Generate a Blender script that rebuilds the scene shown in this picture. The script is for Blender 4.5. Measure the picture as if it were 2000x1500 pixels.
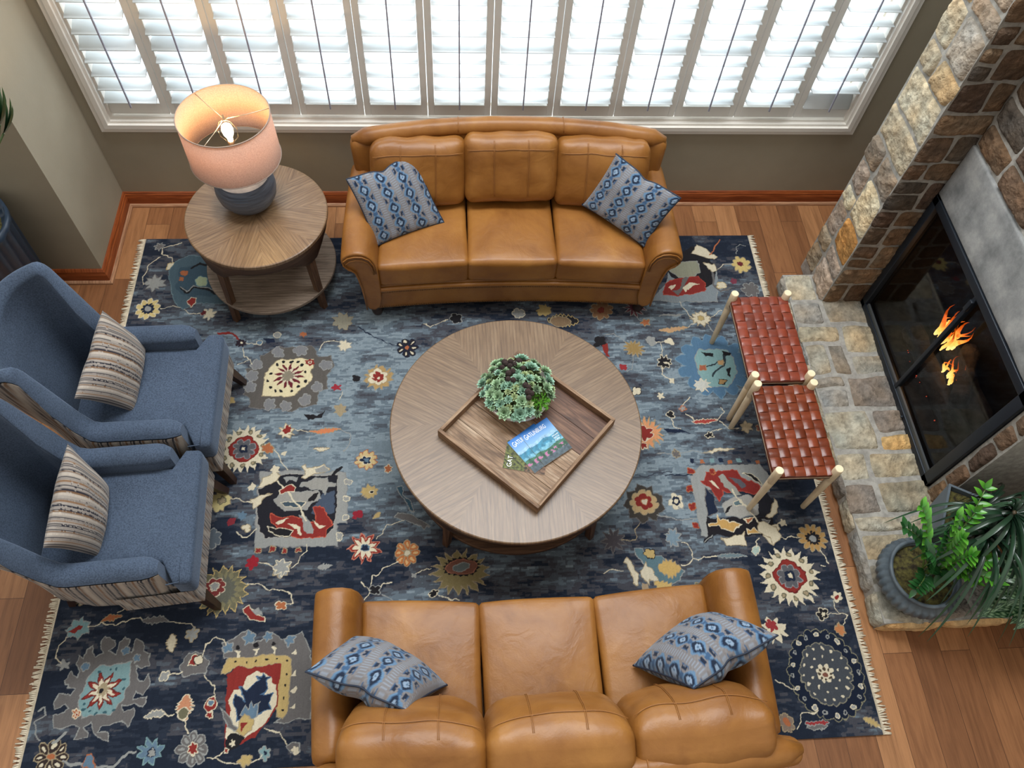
import bpy, math, random
import numpy as np
from mathutils import Vector, Matrix, noise
random.seed(7); np.random.seed(7)
for o in list(bpy.data.objects): bpy.data.objects.remove(o, do_unlink=True)
SC = bpy.context.scene
COL = SC.collection
PI = math.pi
# ---------------------------------------------------------------- camera
YAW, PITCH, ROLL, FPX, CAMH = -8.212706/57.2958, 58.85164/57.2958, -5.903960/57.2958, 1543.018, 4.0
def cam_rows():
    cy, sy = math.cos(YAW), math.sin(YAW); cp, sp = math.cos(PITCH), math.sin(PITCH)
    f = np.array([-sy*cp, cy*cp, -sp]); r = np.array([cy, sy, 0.0]); d = np.cross(f, r)
    cr, sr = math.cos(ROLL), math.sin(ROLL)
    return np.stack([cr*r+sr*d, -sr*r+cr*d, f])
RM = cam_rows()
cd = bpy.data.cameras.new('camera'); cam = bpy.data.objects.new('camera', cd); COL.objects.link(cam)
cd.sensor_fit = 'HORIZONTAL'; cd.sensor_width = 36; cd.lens = FPX/2000*36; cd.clip_end = 200
m3 = Matrix([[RM[0][i], -RM[1][i], -RM[2][i]] for i in range(3)])
cam.matrix_world = Matrix.Translation((0, 0, CAMH)) @ m3.to_4x4()
SC.camera = cam
def pz(x, y, z):
    d = RM.T @ np.array([x-1000, y-750, FPX]); t = (z-CAMH)/d[2]
    return Vector((d[0]*t, d[1]*t, z))
# ---------------------------------------------------------------- world, light, exposure
SC.view_settings.view_transform = 'Standard'; SC.view_settings.look = 'None'
SC.view_settings.gamma = 1; SC.view_settings.use_curve_mapping = False
SC.view_settings.exposure = 0.15
def srgb(c):
    if isinstance(c, str): c = tuple(int(c[i:i+2], 16) for i in (0, 2, 4))
    o = []
    for v in c[:3]:
        v = v/255.0
        o.append(v/12.92 if v <= 0.04045 else ((v+0.055)/1.055)**2.4)
    return tuple(o)
W = bpy.data.worlds.new('world'); SC.world = W; W.use_nodes = True
nt = W.node_tree; nt.nodes.clear()
wo = nt.nodes.new('ShaderNodeOutputWorld'); bg = nt.nodes.new('ShaderNodeBackground')
tc = nt.nodes.new('ShaderNodeTexCoord'); sx = nt.nodes.new('ShaderNodeSeparateXYZ')
mr = nt.nodes.new('ShaderNodeMapRange'); mx = nt.nodes.new('ShaderNodeMix'); mx.data_type = 'RGBA'
nt.links.new(tc.outputs['Generated'], sx.inputs[0]); nt.links.new(sx.outputs['Y'], mr.inputs['Value'])
mr.inputs['From Min'].default_value = 0.15; mr.inputs['From Max'].default_value = 0.45
nt.links.new(mr.outputs[0], mx.inputs['Factor'])
mz = nt.nodes.new('ShaderNodeMapRange'); nt.links.new(sx.outputs['Z'], mz.inputs['Value']); mz.inputs['From Min'].default_value = 0.1; mz.inputs['From Max'].default_value = 0.9
rm_ = nt.nodes.new('ShaderNodeMix'); rm_.data_type = 'RGBA'; nt.links.new(mz.outputs[0], rm_.inputs['Factor'])
rm_.inputs['A'].default_value = (0.36, 0.335, 0.30, 1)     # dim room behind the camera
rm_.inputs['B'].default_value = (0.86, 0.83, 0.78, 1)      # pale ceiling of the tall room
nt.links.new(rm_.outputs['Result'], mx.inputs['A'])
mx.inputs['B'].default_value = (1.7, 1.98, 2.16, 1)      # bright overcast sky beyond the window
nt.links.new(mx.outputs['Result'], bg.inputs['Color']); bg.inputs['Strength'].default_value = 1.0
nt.links.new(bg.outputs[0], wo.inputs[0])
def area(name, loc, target, sx_, sy_, power, color):
    l = bpy.data.lights.new(name, 'AREA'); l.shape = 'RECTANGLE'; l.size = sx_; l.size_y = sy_; l.energy = power; l.color = color
    o = bpy.data.objects.new(name, l); COL.objects.link(o); o.location = loc
    o.rotation_euler = (Vector(target)-Vector(loc)).to_track_quat('-Z', 'Y').to_euler(); return o
# daylight entering through the window (outside the shutters) and an added lamp high inside, standing in for supposed upper windows
area('window_daylight', (0.26, 5.6, 3.2), (0.26, 2.6, 0.6), 5.0, 2.6, 260, (0.90, 0.96, 1.0))
area('upper_fill_light', (0.4, 3.6, 5.6), (0.3, 1.6, 0.3), 5.0, 1.8, 470, (0.93, 0.97, 1.0))
# ---------------------------------------------------------------- node helpers
class NT:
    def __init__(s, name):
        s.m = bpy.data.materials.new(name); s.m.use_nodes = True; s.t = s.m.node_tree
        s.b = s.t.nodes['Principled BSDF']; s.o = s.t.nodes['Material Output']
    def n(s, ty, **kw):
        x = s.t.nodes.new(ty)
        for k, v in kw.items():
            if k in x.inputs: x.inputs[k].default_value = v
            else: setattr(x, k, v)
        return x
    def l(s, a, b): s.t.links.new(a, b)
    def setp(s, **kw):
        for k, v in kw.items(): s.b.inputs[k.replace('_', ' ')].default_value = v
    def ramp(s, fac, stops, interp='LINEAR'):
        r = s.t.nodes.new('ShaderNodeValToRGB'); r.color_ramp.interpolation = interp
        e = r.color_ramp.elements
        while len(e) < len(stops): e.new(0.5)
        for el, (p, c) in zip(e, stops): el.position = p; el.color = (*c, 1) if len(c) == 3 else c
        s.l(fac, r.inputs[0]); return r
    def mix(s, fac, a, b, blend='MIX'):
        x = s.t.nodes.new('ShaderNodeMix'); x.data_type = 'RGBA'; x.blend_type = blend
        for v, k in ((fac, 'Factor'), (a, 'A'), (b, 'B')):
            if isinstance(v, (int, float)): x.inputs[k].default_value = v
            elif isinstance(v, tuple): x.inputs[k].default_value = (*v, 1)
            else: s.l(v, x.inputs[k])
        return x.outputs['Result']
    def bump(s, h, strength=0.3, dist=0.01):
        b = s.n('ShaderNodeBump'); b.inputs['Strength'].default_value = strength; b.inputs['Distance'].default_value = dist
        s.l(h, b.inputs['Height']); s.l(b.outputs[0], s.b.inputs['Normal']); return b
    def coords(s, kind='Object', scale=(1, 1, 1)):
        c = s.n('ShaderNodeTexCoord'); mp = s.n('ShaderNodeMapping'); mp.inputs['Scale'].default_value = scale
        s.l(c.outputs[kind], mp.inputs[0]); return mp.outputs[0]
    def noise(s, co, scale=5, detail=4, rough=0.55, dist=0.0):
        x = s.n('ShaderNodeTexNoise'); x.inputs['Scale'].default_value = scale; x.inputs['Detail'].default_value = detail
        x.inputs['Roughness'].default_value = rough; x.inputs['Distortion'].default_value = dist
        if co is not None: s.l(co, x.inputs['Vector'])
        return x.outputs['Fac']
def plain(name, c, rough=0.5, metal=0.0, spec=0.5, **kw):
    t = NT(name); t.setp(Base_Color=(*srgb(c), 1), Roughness=rough, Metallic=metal, Specular_IOR_Level=spec)
    for k, v in kw.items(): t.b.inputs[k.replace('_', ' ')].default_value = v
    return t.m
def noisy(name, c1, c2, scale=8, rough=0.6, bump=0.0, bscale=60, kind='Object', stretch=(1, 1, 1), spec=0.4, lo=.35, hi=.65, bd=.002):
    t = NT(name); co = t.coords(kind, stretch)
    r = t.ramp(t.noise(co, scale, 5), [(lo, srgb(c1)), (hi, srgb(c2))]); t.l(r.outputs[0], t.b.inputs['Base Color'])
    t.setp(Roughness=rough, Specular_IOR_Level=spec)
    if bump: t.bump(t.noise(co, bscale, 4), bump, bd)
    return t.m
def vcol(name, rough=0.7, bump=0.0, bscale=80, bd=.003, spec=0.3, sheen=0.0, var=0.0, vscale=200):
    t = NT(name); a = t.n('ShaderNodeVertexColor', layer_name='Col'); c = a.outputs['Color']
    co = t.coords('Object')
    if var:
        n = t.noise(co, vscale, 3); r = t.ramp(n, [(.3, (1-var,)*3), (.7, (1+var,)*3)]); c = t.mix(1.0, c, r.outputs[0], 'MULTIPLY')
    t.l(c, t.b.inputs['Base Color']); t.setp(Roughness=rough, Specular_IOR_Level=spec, Sheen_Weight=sheen)
    if bump: t.bump(t.noise(co, bscale, 5), bump, bd)
    return t.m
def wood(name, dark, mid, light, gs=16.0, rough=0.45, plank=False, spec=0.4, bump=.15, ring=.55):
    """grain runs along U of the uv map (metres)"""
    t = NT(name); c = t.n('ShaderNodeTexCoord'); mp = t.n('ShaderNodeMapping'); mp.inputs['Scale'].default_value = (1.6, gs, 1)
    t.l(c.outputs['UV'], mp.inputs[0])
    n1 = t.noise(mp.outputs[0], 2.2, 6, .6, 1.2)
    mp2 = t.n('ShaderNodeMapping'); mp2.inputs['Scale'].default_value = (5, gs*9, 1); t.l(c.outputs['UV'], mp2.inputs[0])
    n2 = t.noise(mp2.outputs[0], 2.0, 3, .6)
    mp3 = t.n('ShaderNodeMapping'); mp3.inputs['Scale'].default_value = (1.3, 6.5, 1); t.l(c.outputs['UV'], mp3.inputs[0])
    wv = t.n('ShaderNodeTexWave', bands_direction='Y'); wv.inputs['Scale'].default_value = 2.6; wv.inputs['Distortion'].default_value = 7
    wv.inputs['Detail'].default_value = 3; wv.inputs['Detail Scale'].default_value = 0.8; t.l(mp3.outputs[0], wv.inputs['Vector'])
    r1 = t.ramp(n1, [(.28, srgb(dark)), (.5, srgb(mid)), (.74, srgb(light))])
    r2 = t.ramp(wv.outputs['Fac'], [(0, (.50, .47, .44)), (.22, (.96, .95, .94)), (1, (1.05, 1.04, 1.02))])
    r3 = t.ramp(n2, [(.36, (.66, .64, .62)), (.56, (1.05, 1.05, 1.05))])
    x = t.mix(ring, r1.outputs[0], r2.outputs[0], 'MULTIPLY'); x = t.mix(.7, x, r3.outputs[0], 'MULTIPLY')
    t.l(x, t.b.inputs['Base Color']); t.setp(Roughness=rough, Specular_IOR_Level=spec); t.bump(n2, bump, .002)
    return t.m
# ---------------------------------------------------------------- mesh helpers
def tag(o, label=None, cat=None, group=None, kind=None):
    if label: o['label'] = label
    if cat: o['category'] = cat
    if group: o['group'] = group
    if kind: o['kind'] = kind
    return o
def empty(name, loc=(0, 0, 0), rz=0.0, label=None, cat=None, group=None, kind=None):
    o = bpy.data.objects.new(name, None); COL.objects.link(o); o.location = loc; o.rotation_euler = (0, 0, rz); o.empty_display_size = .05
    return tag(o, label, cat, group, kind)
def link(name, me, mat, parent=None, loc=None, rz=None):
    o = bpy.data.objects.new(name, me); COL.objects.link(o)
    if mat is not None:
        for m in (mat if isinstance(mat, (list, tuple)) else [mat]): me.materials.append(m)
    if parent: o.parent = parent
    if loc is not None: o.location = loc
    if rz is not None: o.rotation_euler = (0, 0, rz)
    return o
class G:
    """geometry collector: verts, faces, per-vertex colour, per-corner uv"""
    def __init__(s): s.v = []; s.f = []; s.c = []; s.uv = []; s.mi = []; s.hasc = False; s.hasuv = False
    def add(s, v, f, c=None, uv=None, mi=0):
        b = len(s.v); s.v += [tuple(p) for p in v]; s.f += [tuple(i+b for i in q) for q in f]
        if c is None: s.c += [(1, 1, 1)]*len(v)
        else:
            s.hasc = True; s.c += ([tuple(c)]*len(v) if np.ndim(c) == 1 else [tuple(x) for x in c])
        if uv is not None: s.hasuv = True
        for q in f:
            s.mi.append(mi)
            for i in q: s.uv.append(tuple(uv[i]) if uv is not None else (0, 0))
        return s
    def mesh(s, name, smooth=True, autouv=None):
        me = bpy.data.meshes.new(name); me.from_pydata(s.v, [], s.f); me.update()
        if smooth: me.polygons.foreach_set('use_smooth', [True]*len(me.polygons))
        if any(s.mi): me.polygons.foreach_set('material_index', s.mi)
        if s.hasc:
            a = me.color_attributes.new('Col', 'FLOAT_COLOR', 'POINT')
            arr = np.ones((len(s.v), 4), np.float32); arr[:, :3] = np.array(s.c, np.float32); a.data.foreach_set('color', arr.ravel())
        if s.hasuv or autouv:
            u = me.uv_layers.new(name='UVMap')
            if s.hasuv: arr = np.array(s.uv, np.float32)
            else:
                ax = 'xyz'.index(autouv[0]); off = random.random()*10
                V = np.array(s.v); arr = []
                for p in me.polygons:
                    n = [abs(k) for k in p.normal]; n[ax] = -1 if n[ax] < .9 else 2
                    dom = n.index(max(n))
                    if dom == ax: a1, a2 = [k for k in range(3) if k != ax]
                    else: a1 = ax; a2 = [k for k in range(3) if k not in (ax, dom)][0]
                    for i in p.vertices: arr.append((V[i][a1]+off, V[i][a2]+off+dom*.37))
                arr = np.array(arr, np.float32)
            u.data.foreach_set('uv', arr.ravel())
        return me
    def obj(s, name, mat, parent=None, smooth=True, autouv=None, **kw): return link(name, s.mesh(name, smooth, autouv), mat, parent, **kw)
def box(g, lo, hi, mi=0, bev=0.0, c=None):
    if bev: v, f = softbox([hi[i]-lo[i] for i in range(3)], bev, 1, 2); v = v+np.array([(hi[i]+lo[i])/2 for i in range(3)]); return g.add(v, f, c=c, mi=mi)
    x0, y0, z0 = lo; x1, y1, z1 = hi
    v = [(x0,y0,z0),(x1,y0,z0),(x1,y1,z0),(x0,y1,z0),(x0,y0,z1),(x1,y0,z1),(x1,y1,z1),(x0,y1,z1)]
    return g.add(v, [(0,3,2,1),(4,5,6,7),(0,1,5,4),(1,2,6,5),(2,3,7,6),(3,0,4,7)], c=c, mi=mi)
def softbox(size, r, m=4, nr=3, fn=None):
    """rounded box with evenly gridded sides; returns verts (np) and faces"""
    axes = []
    for s_ in size:
        h = s_/2; rr = min(r, h*.999)
        a = [-h+rr*(1-math.cos(PI/2*k/nr)) for k in range(nr)]
        inner = list(np.linspace(-h+rr, h-rr, m+1)); a = a+inner+[-k for k in reversed(a)]
        axes.append(np.array(a))
    nx, ny, nz = map(len, axes); idx = {}; V = []; F = []
    def vid(i, j, k):
        key = (i, j, k)
        if key not in idx: idx[key] = len(V); V.append((axes[0][i], axes[1][j], axes[2][k]))
        return idx[key]
    for k, flip in ((0, 1), (nz-1, 0)):
        for i in range(nx-1):
            for j in range(ny-1):
                q = (vid(i,j,k), vid(i+1,j,k), vid(i+1,j+1,k), vid(i,j+1,k)); F.append(q[::-1] if flip else q)
    for j, flip in ((0, 0), (ny-1, 1)):
        for i in range(nx-1):
            for k in range(nz-1):
                q = (vid(i,j,k), vid(i+1,j,k), vid(i+1,j,k+1), vid(i,j,k+1)); F.append(q[::-1] if flip else q)
    for i, flip in ((0, 1), (nx-1, 0)):
        for j in range(ny-1):
            for k in range(nz-1):
                q = (vid(i,j,k), vid(i,j+1,k), vid(i,j+1,k+1), vid(i,j,k+1)); F.append(q[::-1] if flip else q)
    V = np.array(V); h = np.array(size)/2; rr = np.minimum(r, h*.999)
    inn = np.clip(V, -(h-rr), (h-rr)); d = (V-inn)/rr; n = np.linalg.norm(d, axis=1, keepdims=True); n[n == 0] = 1
    V = inn+d/n*rr*np.minimum(1, np.maximum(n, 0))**0*(np.linalg.norm(d, axis=1, keepdims=True) > 0)
    if fn is not None: V = fn(V)
    return V, F
def lathe(g, prof, n=32, c=None, center=(0, 0, 0), mi=0, cap=True, rfn=None):
    V = []; F = []; m = len(prof)
    for i in range(n):
        a = 2*PI*i/n
        for (r, z) in prof:
            rr = r*(rfn(a, z) if rfn else 1)
            V.append((center[0]+rr*math.cos(a), center[1]+rr*math.sin(a), center[2]+z))
    for i in range(n):
        for j in range(m-1):
            a, b = i*m+j, ((i+1) % n)*m+j; F.append((a, b, b+1, a+1))
    if cap:
        F.append(tuple(i*m for i in range(n))[::-1]); F.append(tuple(i*m+m-1 for i in range(n)))
    return g.add(V, F, c=c, mi=mi)
def tube(g, pts, rad, n=8, c=None, mi=0, cap=True):
    pts = [Vector(p) for p in pts]; rads = rad if isinstance(rad, (list, tuple)) else [rad]*len(pts); V = []; F = []
    up = Vector((0, 0, 1))
    for i, p in enumerate(pts):
        t = (pts[min(i+1, len(pts)-1)]-pts[max(i-1, 0)]).normalized()
        s = t.cross(up)
        if s.length < 1e-3: s = t.cross(Vector((1, 0, 0)))
        s.normalize(); q = s.cross(t)
        for k in range(n):
            a = 2*PI*k/n; V.append(p+(s*math.cos(a)+q*math.sin(a))*rads[i])
    for i in range(len(pts)-1):
        for k in range(n):
            F.append((i*n+k, i*n+(k+1) % n, (i+1)*n+(k+1) % n, (i+1)*n+k))
    if cap: F.append(tuple(range(n))[::-1]); F.append(tuple((len(pts)-1)*n+k for k in range(n)))
    return g.add(V, F, c=c, mi=mi)
def sphere(g, c0, r, n=8, m=6, c=None, sc=(1, 1, 1), mi=0):
    V = [(c0[0], c0[1], c0[2]-r*sc[2])]; F = []
    for j in range(1, m):
        b = -PI/2+PI*j/m
        for i in range(n):
            a = 2*PI*i/n; V.append((c0[0]+r*sc[0]*math.cos(a)*math.cos(b), c0[1]+r*sc[1]*math.sin(a)*math.cos(b), c0[2]+r*sc[2]*math.sin(b)))
    V.append((c0[0], c0[1], c0[2]+r*sc[2])); e = len(V)-1
    for i in range(n): F.append((0, 1+(i+1) % n, 1+i)); F.append((e, e-n+i, e-n+(i+1) % n))
    for j in range(m-2):
        for i in range(n): F.append((1+j*n+i, 1+j*n+(i+1) % n, 1+(j+1)*n+(i+1) % n, 1+(j+1)*n+i))
    return g.add(V, F, c=c, mi=mi)
def prism(g, poly, z0, z1, c=None, mi=0):
    n = len(poly); V = [(x, y, z0) for x, y in poly]+[(x, y, z1) for x, y in poly]
    F = [tuple(range(n))[::-1], tuple(range(n, 2*n))]+[(i, (i+1) % n, n+(i+1) % n, n+i) for i in range(n)]
    return g.add(V, F, c=c, mi=mi)
def copy_tree(o, parent=None):
    c = o.copy(); COL.objects.link(c)
    if parent: c.parent = parent
    for ch in [x for x in list(bpy.data.objects) if x.parent == o]: copy_tree(ch, c)
    return c
def sub(o, lv=1):
    m = o.modifiers.new('subdivision', 'SUBSURF'); m.levels = lv; m.render_levels = lv; return o
def fbm(x, y, z, o=4):
    return noise.fractal(Vector((x, y, z)), 1.0, 2.0, o)
# ================================================================ SETTING
# ---- floor: oak planks running towards the window
t = NT('oak_floor'); c = t.n('ShaderNodeTexCoord'); sp = t.n('ShaderNodeSeparateXYZ'); cb = t.n('ShaderNodeCombineXYZ')
t.l(c.outputs['Object'], sp.inputs[0]); t.l(sp.outputs['Y'], cb.inputs['X']); t.l(sp.outputs['X'], cb.inputs['Y'])
br = t.n('ShaderNodeTexBrick'); t.l(cb.outputs[0], br.inputs['Vector'])
br.inputs['Scale'].default_value = 1; br.inputs['Brick Width'].default_value = 1.22; br.inputs['Row Height'].default_value = 0.152
br.inputs['Mortar Size'].default_value = 0.0012; br.inputs['Mortar Smooth'].default_value = .1; br.offset = .37; br.offset_frequency = 2
br.inputs['Color1'].default_value = (0, 0, 0, 1); br.inputs['Color2'].default_value = (1, 1, 1, 1); br.inputs['Mortar'].default_value = (.3, .3, .3, 1)
tone = t.ramp(br.outputs['Color'], [(0, srgb((122, 80, 50))), (.35, srgb((140, 94, 60))), (.65, srgb((154, 106, 68))), (1, srgb((170, 122, 82)))])
# shift the grain per plank
ad = t.n('ShaderNodeVectorMath', operation='ADD'); sc_ = t.n('ShaderNodeVectorMath', operation='SCALE'); sc_.inputs['Scale'].default_value = 7.0
t.l(br.outputs['Color'], sc_.inputs[0]); t.l(cb.outputs[0], ad.inputs[0]); t.l(sc_.outputs[0], ad.inputs[1])
mp = t.n('ShaderNodeMapping'); mp.inputs['Scale'].default_value = (1.3, 14, 1); t.l(ad.outputs[0], mp.inputs[0])
n1 = t.noise(mp.outputs[0], 2.0, 6, .6, 1.0)
mp2 = t.n('ShaderNodeMapping'); mp2.inputs['Scale'].default_value = (4, 130, 1); t.l(ad.outputs[0], mp2.inputs[0])
n2 = t.noise(mp2.outputs[0], 2.0, 3)
g1 = t.ramp(n1, [(.3, (.62, .58, .55)), (.55, (1, 1, 1)), (.75, (1.12, 1.1, 1.08))]); g2 = t.ramp(n2, [(.35, (.78, .76, .74)), (.6, (1.03,)*3)])
x = t.mix(.8, tone.outputs[0], g1.outputs[0], 'MULTIPLY'); x = t.mix(.6, x, g2.outputs[0], 'MULTIPLY')
x = t.mix(br.outputs['Fac'], x, srgb((70, 42, 26))); t.l(x, t.b.inputs['Base Color']); t.setp(Roughness=.42, Specular_IOR_Level=.4)
t.bump(n2, .08, .002); M_FLOOR = t.m
g = G(); g.add([(-5, -1.5, 0), (5, -1.5, 0), (5, 3.86, 0), (-5, 3.86, 0)], [(0, 1, 2, 3)])
tag(g.obj('floor', M_FLOOR, smooth=False), kind='structure')
# ---- painted walls
M_WALL = noisy('taupe_wall_paint', (150, 141, 122), (156, 147, 128), 3, .75, .25, 120, bd=.002)
WX0, WX1, WZ0, WZ1 = -2.0, 2.515, 0.675, 2.75          # clear window opening
g = G(); YW = 3.84
box(g, (-2.12, YW, 0), (WX0, YW+.2, 10)); box(g, (WX1, YW, 0), (4.1, YW+.2, 10)); box(g, (WX0, YW, 0), (WX1, YW+.2, WZ0)); box(g, (WX0, YW, WZ1), (WX1, YW+.2, 10))
tag(g.obj('wall_back', M_WALL, smooth=False), kind='structure')
g = G(); box(g, (-5, 3.2, 0), (-2.12, YW+.2, 10)); tag(g.obj('wall_left', M_WALL, smooth=False), kind='structure')
g = G(); box(g, (3.9, 0.0, 0), (4.1, YW, 10)); tag(g.obj('wall_right', M_WALL, smooth=False), kind='structure')
# ---- baseboards: stained oak, profile swept along the wall foot
M_BASE = wood('stained_oak_trim', (112, 50, 20), (150, 76, 36), (176, 98, 52), 18, .4)
M_SHOE = wood('light_shoe_moulding', (140, 96, 66), (172, 128, 96), (190, 148, 114), 18, .5)
def sweep(g, path, prof):
    """path: list of (x,y); prof: list of (offset from the wall, z); offset to the right of travel"""
    P = [Vector((*p, 0)) for p in path]; V = []; F = []; m = len(prof)
    for i, p in enumerate(P):
        d0 = (P[i]-P[i-1]).normalized() if i else None; d1 = (P[i+1]-P[i]).normalized() if i < len(P)-1 else None
        a = d0 or d1; b = d1 or d0; na = Vector((a.y, -a.x, 0)); nb = Vector((b.y, -b.x, 0)); mdir = (na+nb); mdir = mdir/(mdir.dot(na))
        for (o, z) in prof: V.append(p+mdir*o+Vector((0, 0, z)))
    for i in range(len(P)-1):
        for j in range(m-1): F.append((i*m+j, (i+1)*m+j, (i+1)*m+j+1, i*m+j+1))
    F.append(tuple(range(m))); F.append(tuple((len(P)-1)*m+k for k in range(m))[::-1]); g.add(V, F)
BP = [(0, 0), (.018, 0), (.018, .07), (.014, .085), (.014, .095), (.006, .11), (0, .115)]
SPF = [(.018, 0), (.034, 0), (.033, .012), (.026, .02), (.018, .022)]
for nm, path in (('baseboard_back', [(-2.12, YW), (3.9, YW)]), ('baseboard_left', [(-5, 3.2), (-2.12, 3.2), (-2.12, YW)])):
    g = G(); sweep(g, path, BP); o = g.obj(nm, M_BASE, smooth=False, autouv='x' if 'back' in nm else 'y'); tag(o, kind='structure')
    g = G(); sweep(g, path, SPF); g.obj('shoe_moulding', M_SHOE, o, smooth=False, autouv='x' if 'back' in nm else 'y')
# ---- window: casing, frame, sill layers, glass
M_TRIM = noisy('ivory_window_paint', (224, 219, 210), (229, 224, 216), 4, .4)
M_SHUT = noisy('shutter_paint', (222, 220, 214), (228, 225, 219), 4, .38)
def ring(g, x0, x1, z0, z1, w, y0, y1):
    box(g, (x0-w, y0, z0-w), (x1+w, y1, z0)); box(g, (x0-w, y0, z1), (x1+w, y1, z1+w)); box(g, (x0-w, y0, z0), (x0, y1, z1)); box(g, (x1, y0, z0), (x1+w, y1, z1))
g = G(); ring(g, WX0, WX1, WZ0, WZ1, .028, YW-.022, YW+.10); ring(g, WX0-.028, WX1+.028, WZ0-.028, WZ1+.028, .028, YW-.014, YW)
ring(g, WX0+.016, WX1-.016, WZ0+.016, WZ1-.016, .016, YW-.004, YW+.12); ring(g, WX0+.03, WX1-.03, WZ0+.03, WZ1-.03, .03, YW+.02, YW+.13)
win = g.obj('window_1', M_TRIM, smooth=False); tag(win, kind='structure')
t = NT('window_glass'); gl = t.n('ShaderNodeBsdfGlossy'); gl.inputs['Roughness'].default_value = .02; tr = t.n('ShaderNodeBsdfTransparent'); mxs = t.n('ShaderNodeMixShader'); mxs.inputs[0].default_value = .06
t.l(tr.outputs[0], mxs.inputs[1]); t.l(gl.outputs[0], mxs.inputs[2]); t.l(mxs.outputs[0], t.o.inputs['Surface']); M_GLASS = t.m
g = G(); box(g, (WX0+.01, YW+.15, WZ0+.01), (WX1-.01, YW+.156, WZ1-.01)); g.obj('window_glass', M_GLASS, win, smooth=False)
# ---- plantation shutters: twelve hinged panels
M_LOUV = noisy('skylit_louver_paint', (222, 228, 230), (228, 234, 236), 4, .38)  # cooler copy of the shutter paint, bluish skylight put into the colour
M_ROD = plain('grey_tilt_rod', (150, 150, 165), .4)
NP_ = 12; px0 = -1.824-.3785/2; PW = .3785; yS = YW+.045
SZ0, SZ1 = .715, 2.70
def shutter(i):
    xc = px0+PW*(i+.5); w = PW-.004
    e = empty('shutter_panel', (xc, yS, SZ0), 0, None, 'shutter', 'plantation shutters across the window')
    g = G(); st = .038
    box(g, (-w/2, -.014, 0), (-w/2+st, .014, SZ1-SZ0), bev=.003); box(g, (w/2-st, -.014, 0), (w/2, .014, SZ1-SZ0), bev=.003)
    box(g, (-w/2+st, -.012, 0), (w/2-st, .012, .075)); box(g, (-w/2+st, -.012, SZ1-SZ0-.075), (w/2-st, .012, SZ1-SZ0))
    g.obj('frame', M_SHUT, e, smooth=False)
    g = G(); z = .118; a = [.24, .20, .12, .02, -.06, -.10, -.12, -.12, -.12, -.11, -.10, -.08][i]
    k = 0
    while z < SZ1-SZ0-.1:
        tt = a+(.33 if k == 4 else (.14 if k == 5 else .03*math.sin(k*2.3+i)))+(1.3 if (i == 11 and k == 0) else 0)
        L = w/2-st-.002; pts = []
        for s_ in np.linspace(0, 2*PI, 14, endpoint=False): pts.append((.054*math.cos(s_), .0055*math.sin(s_)))
        V = []; ct, stn = math.cos(tt), math.sin(tt)
        for X in (-L, L):
            for (p, q) in pts: V.append((X, -(p*ct-q*stn), z+(-p*stn-q*ct)))
        n = 14; F = [tuple(range(n)), tuple(range(n, 2*n))[::-1]]+[(j, n+j, n+(j+1) % n, (j+1) % n) for j in range(n)]
        g.add(V, F); z += .0895; k += 1
    g.obj('louvers', M_LOUV, e, smooth=True)
    g = G(); box(g, (-.004, -.066, .085), (.004, -.058, SZ1-SZ0-.40 if False else .845)); box(g, (-.004, -.066, .95), (.004, -.058, SZ1-SZ0-.1))
    g.obj('tilt_rod', M_ROD, e, smooth=False)
    return e
ORD = ['leftmost', 'second', 'third', 'fourth', 'fifth', 'sixth', 'seventh', 'eighth', 'ninth', 'tenth', 'eleventh', 'twelfth and rightmost']
for i in range(NP_):
    e = shutter(i)
    e['label'] = 'white plantation shutter panel with tilted louvers, %s from the left in the window' % ORD[i] if i else 'white plantation shutter panel with tilted louvers at the left end of the window'
    if i == 11: e['label'] = 'white plantation shutter panel at the right end, lowest louver closed, nearest the stone pier'
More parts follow.
